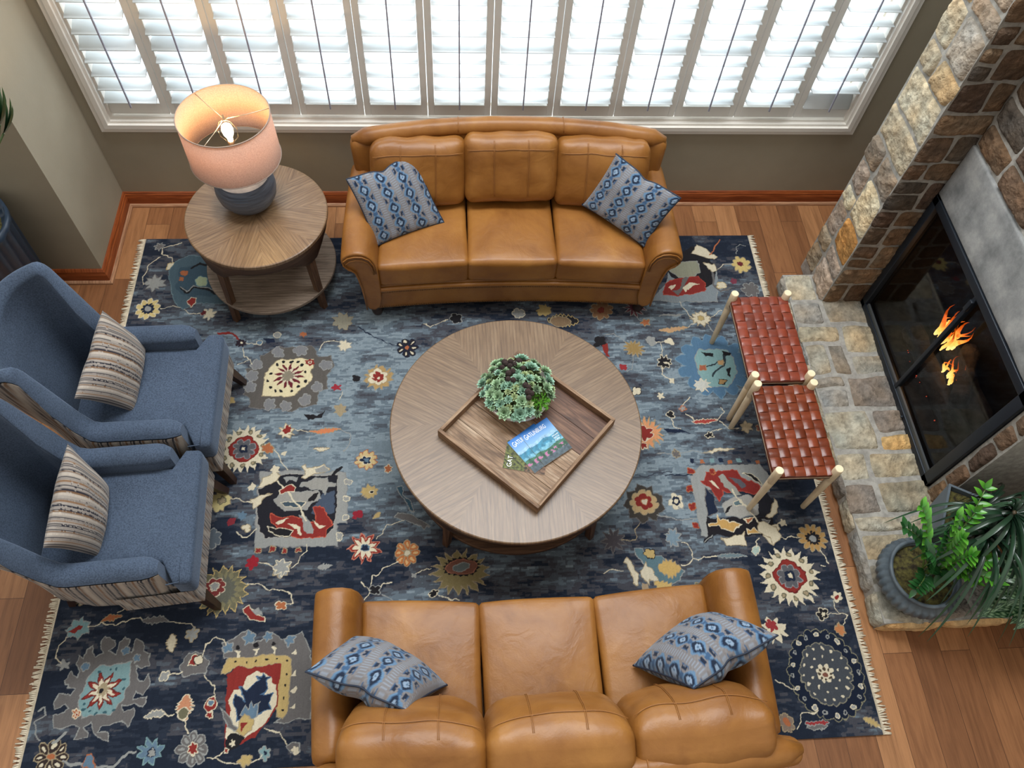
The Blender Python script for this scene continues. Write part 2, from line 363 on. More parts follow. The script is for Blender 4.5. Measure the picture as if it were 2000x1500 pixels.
# ================================================================ STONE FIREPLACE
M_STONE = vcol('rough_sandstone', .85, 1.0, 38, .02, .25, var=.20, vscale=34)
M_MORTAR = noisy('grey_mortar', (140, 137, 130), (170, 166, 158), 30, .9, .5, 90, bd=.004)
PAL = [(190, 174, 146), (176, 158, 130), (200, 186, 158), (164, 144, 118), (184, 164, 146), (172, 160, 144), (150, 134, 116), (204, 188, 156), (186, 160, 122)]
PALH = [(172, 162, 142), (158, 148, 130), (186, 176, 154), (148, 138, 124), (140, 128, 116), (180, 170, 152), (156, 152, 144), (170, 156, 130)]
PAL_SHADED = [(118, 94, 72), (102, 84, 68), (130, 106, 82), (92, 74, 62), (108, 86, 68), (90, 80, 70)]  # darker copy for pier front and breast, their shade put into the colour
def stones(g, O, U, Vv, Nn, Wd, Ht, smin, smax, seed, pal, amp=.012, skip=None, orange=()):
    rnd = random.Random(seed); rects = []
    def split(u0, v0, u1, v1):
        w, h = u1-u0, v1-v0
        if (w <= smax*(.8+.5*rnd.random()) and h <= smax*.75*(.7+.6*rnd.random())) or (w < smin*1.7 and h < smin*1.7):
            rects.append((u0, v0, u1, v1)); return
        if (w > h*1.15 and w > smin*1.6) or h < smin*1.6:
            k = u0+w*(.36+.28*rnd.random()); split(u0, v0, k, v1); split(k, v0, u1, v1)
        else:
            k = v0+h*(.36+.28*rnd.random()); split(u0, v0, u1, k); split(u0, k, u1, v1)
    split(0, 0, Wd, Ht)
    O, U, Vv, Nn = map(Vector, (O, U, Vv, Nn))
    for (u0, v0, u1, v1) in rects:
        uc, vc = (u0+u1)/2, (v0+v1)/2
        if skip and skip(uc, vc): continue
        w, h = (u1-u0)/2-.0075, (v1-v0)/2-.0075
        nu = max(4, int(w*2/.012)); nv = max(4, int(h*2/.012))
        base = np.array(srgb(pal[rnd.randrange(len(pal))]))*(.85+.3*rnd.random())
        for (ou, ov, oc) in orange:
            if u0 <= ou <= u1 and v0 <= ov <= v1: base = np.array(srgb(oc))
        cut = .04+.12*rnd.random(); sk = (rnd.random()-.5)*.5; sd = rnd.random()*50; lift = .002+.010*rnd.random(); V = []; C = []
        tx, ty = (rnd.random()-.5)*.012, (rnd.random()-.5)*.012
        for j in range(nv+1):
            for i in range(nu+1):
                a, b = -1+2*i/nu, -1+2*j/nv
                aa = a*math.sqrt(1-cut*b*b); bb = b*math.sqrt(1-cut*a*a)
                uu = uc+aa*w+bb*w*sk*.22; vv = vc+bb*h
                q = noise.noise(Vector((uu*7, vv*7, seed+.5)))*.016; q2 = noise.noise(Vector((uu*7+9, vv*7, seed+7.5)))*.016
                ed = min(1, min(w, Wd/2)/.05)
                uu = min(max(uu+q*ed, -.004), Wd+.004); vv = min(max(vv+q2, -.004), Ht+.004)
                e = max(abs(a), abs(b)); prof = 1-e**14
                n = fbm(uu*16+sd, vv*16, seed, 5); n2 = abs(fbm(uu*7+sd, vv*9, seed+3, 3))
                n3 = fbm(uu*42+sd, vv*42, seed+9, 4); hh = prof*(lift+.007+amp*(.45*n-.45*n2+.40*n3)+tx*a+ty*b)-.006*e**6
                hh = max(hh, .0015*prof) if e < .99 else hh; V.append(O+U*uu+Vv*vv+Nn*hh)
                k = 1.02+.26*n-.34*n2+.30*n3; tint = noise.noise(Vector((uu*9, vv*9, sd)))
                C.append((base[0]*k*(1+.14*tint), base[1]*k, base[2]*k*(1-.16*tint)))
        fl = U.cross(Vv).dot(Nn) > 0; F = []
        for j in range(nv):
            for i in range(nu):
                q = (j*(nu+1)+i, j*(nu+1)+i+1, (j+1)*(nu+1)+i+1, (j+1)*(nu+1)+i); F.append(q if fl else q[::-1])
        g.add(V, F, c=np.clip(np.array(C), 0, 1))
    return g
PX, BX, PY0, PY1 = 2.318, 2.583, 2.88, 3.26     # pier face, breast face, pier front/back
OY0, OZ0, OZ1 = 1.612, .12, 1.065               # firebox opening
fp = empty('stone_fireplace', (2.58, 2.2, 0), 0, 'rough sandstone fireplace with grey lintel, raised hearth and glass doors', 'fireplace')
def off(o): o.location = (-2.58, -2.2, 0); return o
g = G(); box(g, (PX+.004, PY0+.004, .0), (3.2, PY1, 4.6)); off(g.obj('pier_core', M_MORTAR, fp, smooth=False))
g = G(); stones(g, (PX, PY0, .1), (0, 1, 0), (0, 0, 1), (-1, 0, 0), PY1-PY0, 3.2, .13, .34, 3, PAL, .016, orange=((.12, .34, (206, 148, 84)),)); off(g.obj('pier_side_stones', M_STONE, fp))
g = G(); stones(g, (PX, PY0, .1), (1, 0, 0), (0, 0, 1), (0, -1, 0), BX-PX+.02, 3.2, .11, .26, 11, PAL_SHADED, .014); off(g.obj('pier_front_stones', M_STONE, fp))
g = G(); box(g, (BX+.004, OY0-.11, 0), (3.2, OY0-.004, 4.6)); box(g, (BX+.004, OY0-.01, OZ1+.005), (3.2, PY0+.02, 4.6)); off(g.obj('chimney_breast', M_MORTAR, fp, smooth=False))
g = G(); stones(g, (BX, 1.50, .1), (0, 1, 0), (0, 0, 1), (-1, 0, 0), .10, 3.2, .12, .3, 23, PAL_SHADED, .014)
stones(g, (BX, 1.58, 1.40), (0, 1, 0), (0, 0, 1), (-1, 0, 0), PY0-1.58, 1.9, .14, .34, 24, PAL_SHADED, .014); off(g.obj('breast_stones', M_STONE, fp))
# firebox
M_SOOT = noisy('sooty_firebrick', (20, 19, 18), (32, 29, 27), 6, .95, .4, 30, bd=.01)
g = G(); x1 = 3.12
g.add([(BX+.03,OY0,OZ0),(x1,OY0+.12,OZ0),(x1,PY0-.12,OZ0),(BX+.03,PY0,OZ0),(BX+.03,OY0,OZ1),(x1,OY0+.12,OZ1),(x1,PY0-.12,OZ1),(BX+.03,PY0,OZ1)],
      [(0,1,2,3),(4,7,6,5),(0,4,5,1),(1,5,6,2),(2,6,7,3)]); off(g.obj('firebox', M_SOOT, fp, smooth=False))
# lintel: smooth grey cast stone
t = NT('grey_cast_stone'); co = t.coords('Object'); r = t.ramp(t.noise(co, 5.5, 9, .7, .0), [(.3, srgb((104, 106, 106))), (.5, srgb((142, 143, 142))), (.72, srgb((178, 177, 173)))])
t.l(r.outputs[0], t.b.inputs['Base Color']); t.setp(Roughness=.7); t.bump(t.noise(co, 50, 5), .35, .004); M_LINTEL = t.m
g = G(); V, F = softbox((.10, 1.30, .335), .012, 8, 2); V = V+np.array([BX+.035, PY0-.655, OZ1+.172])
for p in range(len(V)):
    q = V[p]; V[p][2] += .006*noise.noise(Vector((q[0]*5, q[1]*6, q[2]*3))); V[p][0] += .004*noise.noise(Vector((q[1]*9, q[2]*9, 1)))
g.add(V, F); off(g.obj('lintel', M_LINTEL, fp))
# hearth
HX0, HY0, HY1 = 2.112, .885, 3.10
g = G(); box(g, (HX0+.004, HY0+.004, 0), (2.79, PY0+.02, .118)); box(g, (HX0+.004, PY0+.021, 0), (PX+.0035, HY1-.004, .118)); h_ = off(g.obj('hearth_base', M_MORTAR, fp, smooth=False))
g = G(); stones(g, (HX0-.004, HY0, .118), (1, 0, 0), (0, 1, 0), (0, 0, 1), BX-HX0+.02, HY1-HY0, .12, .33, 41, PALH, .012, skip=None, orange=((.33, 1.0, (206, 168, 112)),)); off(g.obj('hearth_top_stones', M_STONE, fp))
g = G(); stones(g, (BX, HY0, .118), (1, 0, 0), (0, 1, 0), (0, 0, 1), .21, OY0-HY0-.11, .16, .34, 43, PALH, .012); off(g.obj('hearth_top_stones', M_STONE, fp))
g = G(); stones(g, (HX0, HY0, 0), (0, 1, 0), (0, 0, 1), (-1, 0, 0), HY1-HY0, .125, .12, .34, 45, PALH, .008)
stones(g, (HX0, HY0, 0), (1, 0, 0), (0, 0, 1), (0, -1, 0), .68, .125, .12, .5, 47, [(196, 160, 112), (180, 140, 96)], .008)
off(g.obj('hearth_edge_stones', M_STONE, fp))
# fireplace doors
M_IRON = plain('blackened_steel', (38, 44, 52), .42, .4); M_IRON2 = plain('dark_track_metal', (84, 88, 90), .5, .5)
t = NT('smoked_glass'); gl = t.n('ShaderNodeBsdfGlossy'); gl.inputs['Roughness'].default_value = .03; gl.inputs['Color'].default_value = (.8, .85, .9, 1)
tr = t.n('ShaderNodeBsdfTransparent'); tr.inputs[0].default_value = (.60, .61, .63, 1); mxs = t.n('ShaderNodeMixShader'); fr = t.n('ShaderNodeFresnel'); fr.inputs[0].default_value = 1.45
fr = t.n('ShaderNodeLayerWeight'); pw = t.n('ShaderNodeMath', operation='POWER'); pw.inputs[1].default_value = 3.0; t.l(fr.outputs['Facing'], pw.inputs[0]); ma = t.n('ShaderNodeMath', operation='MULTIPLY_ADD'); ma.inputs[1].default_value = .15; ma.inputs[2].default_value = .03; t.l(pw.outputs[0], ma.inputs[0]); t.l(ma.outputs[0], mxs.inputs[0]); t.l(tr.outputs[0], mxs.inputs[1]); t.l(gl.outputs[0], mxs.inputs[2]); t.l(mxs.outputs[0], t.o.inputs['Surface']); M_FGLASS = t.m
g = G(); fw = .062; xa, xb = BX-.02, BX+.03; ya, yb = OY0-.0, PY0-.008; za, zb = OZ0, OZ1
box(g, (xa, ya, za), (xb, yb, za+.045), bev=.004); box(g, (xa, ya, zb-.05), (xb, yb, zb), bev=.004)
box(g, (xa, ya, za), (xb, ya+fw, zb), bev=.004); box(g, (xa, yb-fw*.8, za), (xb, yb, zb), bev=.004)
dr = off(g.obj('door_frame', M_IRON, fp))
g = G(); box(g, (BX-.012, ya+fw, za+.046), (BX+.0, 2.22, za+.072)); box(g, (BX-.012, 2.24, za+.046), (BX, yb-fw, za+.066)); o = g.obj('door_track', M_IRON2, dr, smooth=False)
g = G(); box(g, (BX-.018, 2.212, za+.04), (BX+.012, 2.236, zb-.045), bev=.003); box(g, (BX-.034, 2.205, .93), (BX-.018, 2.23, 1.0), bev=.003); g.obj('centre_mullion', M_IRON, dr)
g = G(); box(g, (BX+.012, ya+fw, za+.04), (BX+.016, 2.222, zb-.045)); box(g, (BX+.012, 2.228, za+.04), (BX+.016, yb-fw*.8, zb-.045)); g.obj('glass_pane', M_FGLASS, dr, smooth=False)
g = G(); sphere(g, (BX-.03, 2.03, .155), .009, 8, 6); g.obj('latch_knob', M_IRON, dr)
# logs and flames
M_BARK = noisy('charred_bark', (30, 26, 24), (66, 60, 56), 14, .95, .9, 26, bd=.02)
def log(name, a, b, r, label):
    g = G(); pts = [Vector(a).lerp(Vector(b), k/8) for k in range(9)]; tube(g, pts, [r*(1+.12*math.sin(k*2.1)) for k in range(9)], 12)
    tag(g.obj(name, M_BARK), label, 'log', 'logs on the fire')
log('fire_log', (2.79, 2.62, .185), (2.81, 1.95, .185), .062, 'charred front log under the larger flame in the fireplace')
log('fire_log', (2.985, 2.66, .19), (2.985, 1.9, .19), .068, 'charred back log against the rear of the firebox')
log('fire_log', (2.80, 2.02, .315), (3.0, 2.38, .32), .05, 'short crossing log on top, beside the smaller flame')
t = NT('flame'); em = t.n('ShaderNodeEmission'); sp = t.n('ShaderNodeTexCoord'); s2 = t.n('ShaderNodeSeparateXYZ'); t.l(sp.outputs['Generated'], s2.inputs[0])
ad = t.n('ShaderNodeMath', operation='MULTIPLY_ADD'); ad.inputs[1].default_value = .6; t.l(t.noise(sp.outputs['Object'], 16, 4, .6, .8), ad.inputs[0]); t.l(s2.outputs['Z'], ad.inputs[2])
r = t.ramp(ad.outputs[0], [(.25, (1.0, .66, .22)), (.6, (1.0, .40, .06)), (.8, (.75, .12, .01)), (1, (.25, .03, .0))]); t.l(r.outputs[0], em.inputs[0]); em.inputs[1].default_value = 4.5
t.l(em.outputs[0], t.o.inputs['Surface']); M_FLAME = t.m
def flame(cx, cy, z, h, w, n, seed, label):
    g = G(); rnd = random.Random(seed)
    for k in range(n):
        bx, by = cx+(rnd.random()-.5)*w*.6, cy+(rnd.random()-.5)*w; hh = h*(.45+.6*rnd.random()); r0 = w*(.06+.06*rnd.random()); ph = rnd.random()*6
        pts = [Vector((bx+.025*math.sin(ph+s*4)*s, by+.04*math.sin(ph*2+s*4.5)*s, z+hh*s)) for s in np.linspace(0, 1, 9)]
        tube(g, pts, [r0*v for v in (.4, .9, 1, .9, .72, .5, .32, .16, .02)], 8)
    return tag(g.obj('flame', M_FLAME), label, 'flame', kind='stuff')
flame(2.86, 2.46, .30, .25, .15, 18, 5, 'larger orange flame licking over the logs, farther from the plants')
flame(2.85, 2.23, .24, .17, .09, 9, 8, 'smaller orange flame low on the near end of the logs')
l = bpy.data.lights.new('fire_glow', 'POINT'); l.energy = 2.2; l.color = (1, .5, .18); l.shadow_soft_size = .08
o = bpy.data.objects.new('fire_glow', l); COL.objects.link(o); o.location = (2.86, 2.3, .52)
M_EMBER = NT('embers'); em = M_EMBER.n('ShaderNodeEmission'); em.inputs[0].default_value = (1, .12, .05, 1); em.inputs[1].default_value = 1.0; M_EMBER.l(em.outputs[0], M_EMBER.o.inputs['Surface']); M_EMBER = M_EMBER.m
g = G(); rnd = random.Random(3)
for k in range(26): sphere(g, (2.74+rnd.random()*.06, 2.0+rnd.random()*.5, .128), .002+.003*rnd.random(), 5, 4)
tag(g.obj('embers', M_EMBER), 'scattered red embers on the firebox floor in front of the logs', 'embers', kind='stuff')
# ================================================================ FURNITURE
# ---- leather
t = NT('tan_leather'); co = t.coords('Object'); r = t.ramp(t.noise(co, 3.2, 5, .6, .4), [(.28, srgb((116, 70, 26))), (.5, srgb((142, 93, 41))), (.72, srgb((162, 111, 52)))])
t.l(r.outputs[0], t.b.inputs['Base Color']); t.setp(Roughness=.40, Specular_IOR_Level=.42)
n1 = t.noise(co, 9, 3, .5, 1.0); n2 = t.noise(co, 160, 3); a = t.n('ShaderNodeMath', operation='MULTIPLY_ADD'); a.inputs[1].default_value = .12; t.l(n2, a.inputs[0]); t.l(n1, a.inputs[2])
t.bump(a.outputs[0], .28, .012); M_LEATHER = t.m
M_SEAM = plain('leather_stitching', (152, 100, 48), .5)
M_DARKWOOD = plain('dark_turned_wood', (48, 34, 28), .4)
M_NAIL = plain('antique_nailheads', (120, 84, 46), .35, .6)
KB = .055
def bend(V, k=KB):
    V = np.array(V, float); V[:, 1] -= k*(V[:, 0]/.95)**2; return V
def wr(V, amp, sc, seed=0.0, axis=2):
    for i in range(len(V)):
        V[i][axis] += amp*noise.noise(Vector((V[i][0]*sc+seed, V[i][1]*sc, V[i][2]*sc)))
    return V
def make_sofa(seed, labels, db=0.0, kbk=.075, cs=1.0):
    e = empty('leather_sofa', (0, 0, 0), 0, labels, 'sofa', 'matching tan leather sofas')
    rnd = random.Random(seed)
    # base rail with a concave front
    g = G(); V, F = softbox((1.66, .60, .22), .02, 14, 2); V += np.array([0, -.04, .19]); V = bend(V); g.add(V, F)
    V, F = softbox((1.62, .03, .035), .014, 14, 2); V += np.array([0, -.345, .275]); g.add(bend(V), F)
    base = g.obj('base', M_LEATHER, e)
    g = G()
    for z in (.245, .105):
        g = G()
        for i in range(118):
            x = -.80+i*1.6/117; y = -.343-KB*(x/.95)**2; sphere(g, (x, y-.002, z), .0045, 5, 4)
        g.obj('nailhead_row', M_NAIL, base)
    # seat cushions
    for k, xc in enumerate((-.515, 0, .515)):
        def fn(V, xc=xc, k=k):
            V = np.array(V); u = V[:, 0]/.26; v = V[:, 1]/.27
            top = np.clip(V[:, 2]/.085, -1, 1)
            V[:, 2] += .024*np.clip(1-u**2, 0, 1)*np.clip(1-v**2*.8, 0, 1)*(top > 0)*top
            V[:, 1] += -.012*(1-u**2)*(V[:, 1] < -.2)
            V[:, 0] *= 1+.04*np.clip((-V[:, 1])/.27, 0, 1)
            V[:, 0] += xc; V[:, 1] += -.068; V[:, 2] += .392
            return bend(V)
        V, F = softbox((.507, .56, .175), .03, 12, 4); V = fn(V); V = wr(V, .006, 6, seed+k*3)
        g = G(); g.add(V, F); c_ = g.obj('seat_cushion', M_LEATHER, e)
        # welt seams along the front edge
        g = G()
        for zz in (.085+.392-.022, .392-.066):
            pts = bend(np.array([(xc+s*.24*1.03, -.345, zz) for s in np.linspace(-1, 1, 13)])); pts[:, 1] -= .010*(1-np.linspace(-1, 1, 13)**2); tube(g, pts, .0035, 6)
        g.obj('welt', M_LEATHER, c_)
    # outer back: leaning rail, highest in the middle
    def backfn(V):
        V = np.array(V); h = np.clip((V[:, 2]+.33)/.66, 0, 1)
        top = .905-.045*np.abs(V[:, 0]/.93)**2.2
        z = .12+h*(top-.12); V[:, 1] += .235+.09*h+db*(.5+.5*h); V[:, 1] = V[:, 1]+0
        V[:, 0] *= .90+.05*h
        V[:, 2] = z+(V[:, 2]-np.clip(V[:, 2], -.33, .33)); return bend(V, kbk)
    V, F = softbox((1.93, .105, .66), .05, 16, 4); V = backfn(V); g = G(); g.add(V, F)
    pts = np.array([(.90*s, .315+db, .885-.045*abs(s)**2.2*1.0) for s in np.linspace(-1, 1, 25)]); pts = bend(pts, kbk)
    tube(g, pts, [.02+.032*min(1, (1-abs(s))*14)**.5 for s in np.linspace(-1, 1, 25)], 12)
    bk = g.obj('backrest', M_LEATHER, e)
    for sx_ in (-1, 1):
        g = G(); tube(g, bend(np.array([(sx_*(.30), .318+.002*k, .883+.052*math.sin(a)-.0) if False else (sx_*.30, .315+db-.053*math.cos(a), .883+.053*math.sin(a)) for k, a in enumerate(np.linspace(.1, PI-.1, 9))]), kbk), .0025, 5); g.obj('seam', M_SEAM, bk)
    # loose back cushions
    for k, xc in enumerate((-.53, 0, .53)):
        V, F = softbox((.545, .17, .41), .055, 14, 4); V = np.array(V)
        u = V[:, 0]/.2725; w = V[:, 2]/.205
        puff = np.clip(1-u**4, 0, 1)*np.clip(1-w**4, 0, 1)
        V[:, 1] = V[:, 1]*(.62+.52*puff)*cs; V[:, 2] *= 1+.22*(cs-1)
        V[:, 0] *= 1-.03*np.abs(w)**3; V[:, 2] += .006*np.cos(u*PI*.5)*(w > .5)
        V[:, 2] += (.004*np.sin(u*9+k*2+seed))*(np.clip(w, 0, 1)**3)
        tilt = .30+db+.05*(k-1)*.4; ct, st = math.cos(tilt), math.sin(tilt)
        y = V[:, 1]*ct+V[:, 2]*st; z = -V[:, 1]*st+V[:, 2]*ct
        roll = (rnd.random()-.5)*.06; V2 = np.stack([V[:, 0]*math.cos(roll)-z*math.sin(roll), y, V[:, 0]*math.sin(roll)+z*math.cos(roll)], 1)
        V2 += np.array([xc, .165+db*1.1, .49+.20+.10*(cs-1)+(.02 if k == 1 else 0)]); V2 = bend(V2, kbk-.005); V2 = wr(V2, .012, 7, seed*2.3+k*5, 1); V2 = wr(V2, .006, 9, seed*1.3+k*7, 2)
        g = G(); g.add(V2, F); c_ = g.obj('back_cushion', M_LEATHER, e)
        def cpt(u_, w_, out=.0035):
            pf = max(0, 1-u_**4)*max(0, 1-w_**4); yy = -.085*(.62+.52*pf)*cs-out; zz = w_*.205*(1+.22*(cs-1))
            if abs(w_) > .74:                                   # follow the rounded shoulder
                q_ = min(1, (abs(w_)-.74)/.26); yy += .055*cs*(1-math.sqrt(max(0, 1-q_*q_)))*.8
            zz += .006*math.cos(u_*PI*.5)*(w_ > .5)+.004*math.sin(u_*9+k*2+seed)*max(0, w_)**3
            xx = u_*.2725*(1-.03*abs(w_)**3); yr = yy*ct+zz*st; zr = -yy*st+zz*ct
            P = np.array([[xx*math.cos(roll)-zr*math.sin(roll)+xc, yr+.165+db*1.1, xx*math.sin(roll)+zr*math.cos(roll)+.69+.10*(cs-1)+(.02 if k == 1 else 0)]])
            P = bend(P, kbk-.005); P = wr(P, .012, 7, seed*2.3+k*5, 1); return wr(P, .006, 9, seed*1.3+k*7, 2)[0]
        for us in (-.36, .36):
            for du in (-.010, .010):
                sb = G(); tube(sb, [cpt(us+du, a) for a in np.linspace(-.7, .92, 24)], .0014, 5); sb.obj('seam', M_SEAM, c_)
        sb = G(); tube(sb, [cpt(a, .70) for a in np.linspace(-.93, .93, 24)], .0018, 5); sb.obj('seam', M_SEAM, c_)
    # rolled arms
    for s in (-1, 1):
        prof = [(.765, .10), (.765, .30), (.765, .46), (.775, .54), (.80, .595), (.84, .622), (.885, .625), (.93, .612), (.962, .58), (.968, .545), (.952, .515), (.925, .50), (.90, .47), (.885, .40), (.872, .30), (.865, .18), (.86, .10)]
        cx_, cz_ = .86, .42; V = []; n = len(prof); st = [(-.352, .90), (-.362, .955), (-.350, .99), (-.33, 1.0), (-.2, 1.0), (-.05, 1.0), (.1, 1.0), (.2, 1.0), (.3, 1.0), (.335, .97)]
        for (y, q) in st:
            rear = max(0, (y+.1)/.43)
            for (x, z) in prof:
                xx = cx_+(x-cx_)*q; zz = cz_+(z-cz_)*q if z > .12 else z
                if z > .5: zz += .05*rear
                if x > .86: xx -= .035*rear
                V.append((s*xx, y-KB*1.0*.8, zz))
        F = []
        for i in range(len(st)-1):
            for j in range(n):
                q = (i*n+j, i*n+(j+1) % n, (i+1)*n+(j+1) % n, (i+1)*n+j); F.append(q if s < 0 else q[::-1])
        F.append(tuple(range(n)) if s > 0 else tuple(range(n))[::-1]); k0 = (len(st)-1)*n; F.append(tuple(range(k0, k0+n))[::-1] if s > 0 else tuple(range(k0, k0+n)))
        g = G(); g.add(V, F); arm = sub(g.obj('arm', M_LEATHER, e), 1)
        g = G()
        for q, yy in ((.86, -.362), (.74, -.364)):
            pts = [(s*(cx_+(x-cx_)*q), yy-KB*.8, (cz_+(z-cz_)*q) if z > .12 else .12) for (x, z) in prof[2:]]; tube(g, pts, .0045, 6)
        g.obj('welt', M_LEATHER, arm)
    for sx_ in (-1, 1):
        for sy in (-1, 1):
            g = G(); lathe(g, [(.02, 0), (.03, .015), (.036, .045), (.026, .07), (.034, .08), (.034, .1)], 14, center=(sx_*.81, (-.345 if sy < 0 else .27), 0)); g.obj('foot', M_DARKWOOD, e)
    return e
s1 = make_sofa(1.0, 'tan leather sofa under the window, its seat facing the camera'); s1.location = (.355, 3.262, .0125)
s2 = make_sofa(4.0, 'tan leather sofa nearest the camera, seen from behind its back cushions', db=.085, kbk=.05, cs=1.5); s2.location = (.355, .628, .0125); s2.rotation_euler = (0, 0, PI+.012)
# ---- printed scatter pillows
def ikat(u, v):
    """blue-grey ikat: columns of dark-ringed diamonds joined by blue trellis; u,v in 0..1"""
    grey = np.array(srgb((126, 124, 126))); lblue = np.array(srgb((94, 124, 152))); pale = np.array(srgb((146, 164, 184))); navy = np.array(srgb((26, 38, 58))); mid = np.array(srgb((58, 86, 118))); brown = np.array(srgb((112, 104, 100)))
    j = .012*noise.noise(Vector((u*26, v*26, 2)))
    U = (u+j)*3.6; cu = math.floor(U); fu = U-cu-.5
    Vv = (v+j)*4.4+(.5 if cu % 2 else 0); cv = math.floor(Vv); fv = Vv-cv-.5
    d = abs(fu)/.20+abs(fv)/.36; d2 = math.hypot(fu/.20, fv/.34); d = .5*d+.5*d2
    zz = abs(abs(fu)-(.13+.13*math.cos(2*PI*fv)))
    c = grey
    if (int((u+j)*46)+int((v+j)*46)) % 2: c = brown*.55+grey*.45
    if abs(fu) > .38: c = pale*.45+grey*.55 if (int(v*60)) % 2 else grey*.9
    if zz < .055: c = lblue
    if abs(abs(fu)-.30) < .02 and abs(fv) > .3: c = mid
    if abs(fv) > .40 and abs(fu) < .10: c = mid
    if abs(fv) > .36 and abs(abs(fu)-.22) < .05: c = navy
    if d < 1.12: c = mid
    if d < .98: c = navy
    if d < .56: c = pale*.7+lblue*.3
    if d < .22: c = lblue*.7
    return c
def stripe(u, v):
    base = np.array(srgb((146, 138, 130))); dark = np.array(srgb((34, 34, 44))); rust = np.array(srgb((122, 92, 66))); beige = np.array(srgb((168, 158, 146))); gr = np.array(srgb((124, 116, 110)))
    w = (v+.0025*noise.noise(Vector((u*30, v*8, 1))))*5.2; f = w-math.floor(w)
    c = base*(1+.10*noise.noise(Vector((u*90, v*160, 5))))
    for a, b, col in ((.03, .085, dark), (.13, .165, dark), (.26, .32, rust), (.36, .42, gr), (.46, .50, dark), (.58, .70, beige), (.74, .80, rust*.8), (.83, .89, dark), (.92, .95, gr)):
        if a < f < b: c = col*(1+.2*noise.noise(Vector((u*120, v*20, 9))))
    return c
M_IKAT = vcol('ikat_cotton', .8, .25, 300, .002, .2, sheen=.15, var=.06, vscale=500)
M_STRIPE = vcol('striped_weave', .85, .35, 260, .003, .2, sheen=.15, var=.08, vscale=400)
M_PIPE = plain('navy_piping', (30, 40, 58), .7)
def pillow(name, BL, BR, TL, TR, thick, fn, mat, label, cat='pillow', group=None, n=90, chop=0.0, flip=False, turn=False, piping=M_PIPE, seed=0, square=.5, back=0.0):
    BL, BR, TL, TR = map(Vector, (BL, BR, TL, TR)); ce = (BL+BR+TL+TR)/4
    nn = ((BR+TR-BL-TL).cross(TL+TR-BL-BR)).normalized()
    if flip: nn = -nn
    V = []; C = []; F = []
    for side in (1, -1):
        for j in range(n+1):
            for i in range(n+1):
                a, b = -1+2*i/n, -1+2*j/n
                aa = a*(1-.055*(1-b*b)*abs(a)**2); bb = b*(1-.055*(1-a*a)*abs(b)**2)
                p = BL*(1-aa)*(1-bb)/4+BR*(1+aa)*(1-bb)/4+TL*(1-aa)*(1+bb)/4+TR*(1+aa)*(1+bb)/4
                h = (max(0, 1-a*a)*max(0, 1-b*b))**square
                wv = 1+.16*noise.noise(Vector((a*1.6+seed, b*1.6, side*2)))
                d = chop*math.exp(-(a/.20)**2)*max(0, (b+.35)/1.35)**1.3
                p = p-(TL+TR-BL-BR)*.5*.5*d*1.0+nn*side*(thick*h*wv*(1-.55*min(1, d*2)))
                p = p+nn*(-back*max(0, b)*0)
                V.append(p-ce); u, v = (a+1)/2, (b+1)/2
                if turn: u, v = v, u
                C.append(fn(u, v))
    m = (n+1)**2
    for s_, off_ in ((0, 0), (1, m)):
        for j in range(n):
            for i in range(n):
                q = (off_+j*(n+1)+i, off_+j*(n+1)+i+1, off_+(j+1)*(n+1)+i+1, off_+(j+1)*(n+1)+i); F.append(q if (s_ == 0) != flip else q[::-1])
    g = G(); g.add(V, F, c=C)
    e = empty(name, ce, 0, label, cat, group); g.obj('cover', mat, e)
    if piping:
        ring_ = [(-1+2*k/24, -1) for k in range(24)]+[(1, -1+2*k/24) for k in range(24)]+[(1-2*k/24, 1) for k in range(24)]+[(-1, 1-2*k/24) for k in range(25)]
        pts = []
        for a, b in ring_:
            aa = a*(1-.055*(1-b*b)*abs(a)**2); bb = b*(1-.055*(1-a*a)*abs(b)**2)
            p = BL*(1-aa)*(1-bb)/4+BR*(1+aa)*(1-bb)/4+TL*(1-aa)*(1+bb)/4+TR*(1+aa)*(1+bb)/4
            d = chop*math.exp(-(a/.20)**2)*max(0, (b+.35)/1.35)**1.3; pts.append(p-(TL+TR-BL-BR)*.25*d-ce)
        g = G(); tube(g, pts, .0045, 6, cap=False); g.obj('piping', piping, e)
    return e
GI = 'blue ikat pillows on the leather sofas'; up = Vector((0, 0, .012))
pillow('scatter_pillow', pz(735, 480, .50), pz(867, 434, .51), pz(676, 350, .84), pz(808, 300, .85), .062, ikat, M_IKAT, 'blue ikat pillow at the left end of the sofa under the window', group=GI, seed=1, chop=.10)
pillow('scatter_pillow', pz(1137, 400, .56), pz(1258, 482, .51), pz(1203, 300, .88), pz(1330, 387, .84), .062, ikat, M_IKAT, 'blue ikat pillow at the right end of the sofa under the window', group=GI, seed=2, chop=.10)
pillow('scatter_pillow', pz(873, 1338, .53), pz(690, 1242, .53), pz(794, 1388, .86), pz(597, 1312, .85), .105, ikat, M_IKAT, 'blue ikat pillow at the left end of the sofa nearest the camera', group=GI, seed=3, chop=.16)
pillow('scatter_pillow', pz(1390, 1197, .53), pz(1237, 1300, .53), pz(1519, 1241, .85), pz(1355, 1345, .86), .11, ikat, M_IKAT, 'blue ikat pillow at the right end of the sofa nearest the camera', group=GI, seed=4, chop=.14)
GS = 'striped pillows in the blue armchairs'
pillow('striped_pillow', pz(262, 805, .49), pz(285, 672, .49), pz(145, 778, .80), pz(200, 606, .80), .075, stripe, M_STRIPE, 'striped woven pillow in the blue armchair nearer the window', group=GS, turn=True, seed=5, chop=.03, piping=None, n=110)
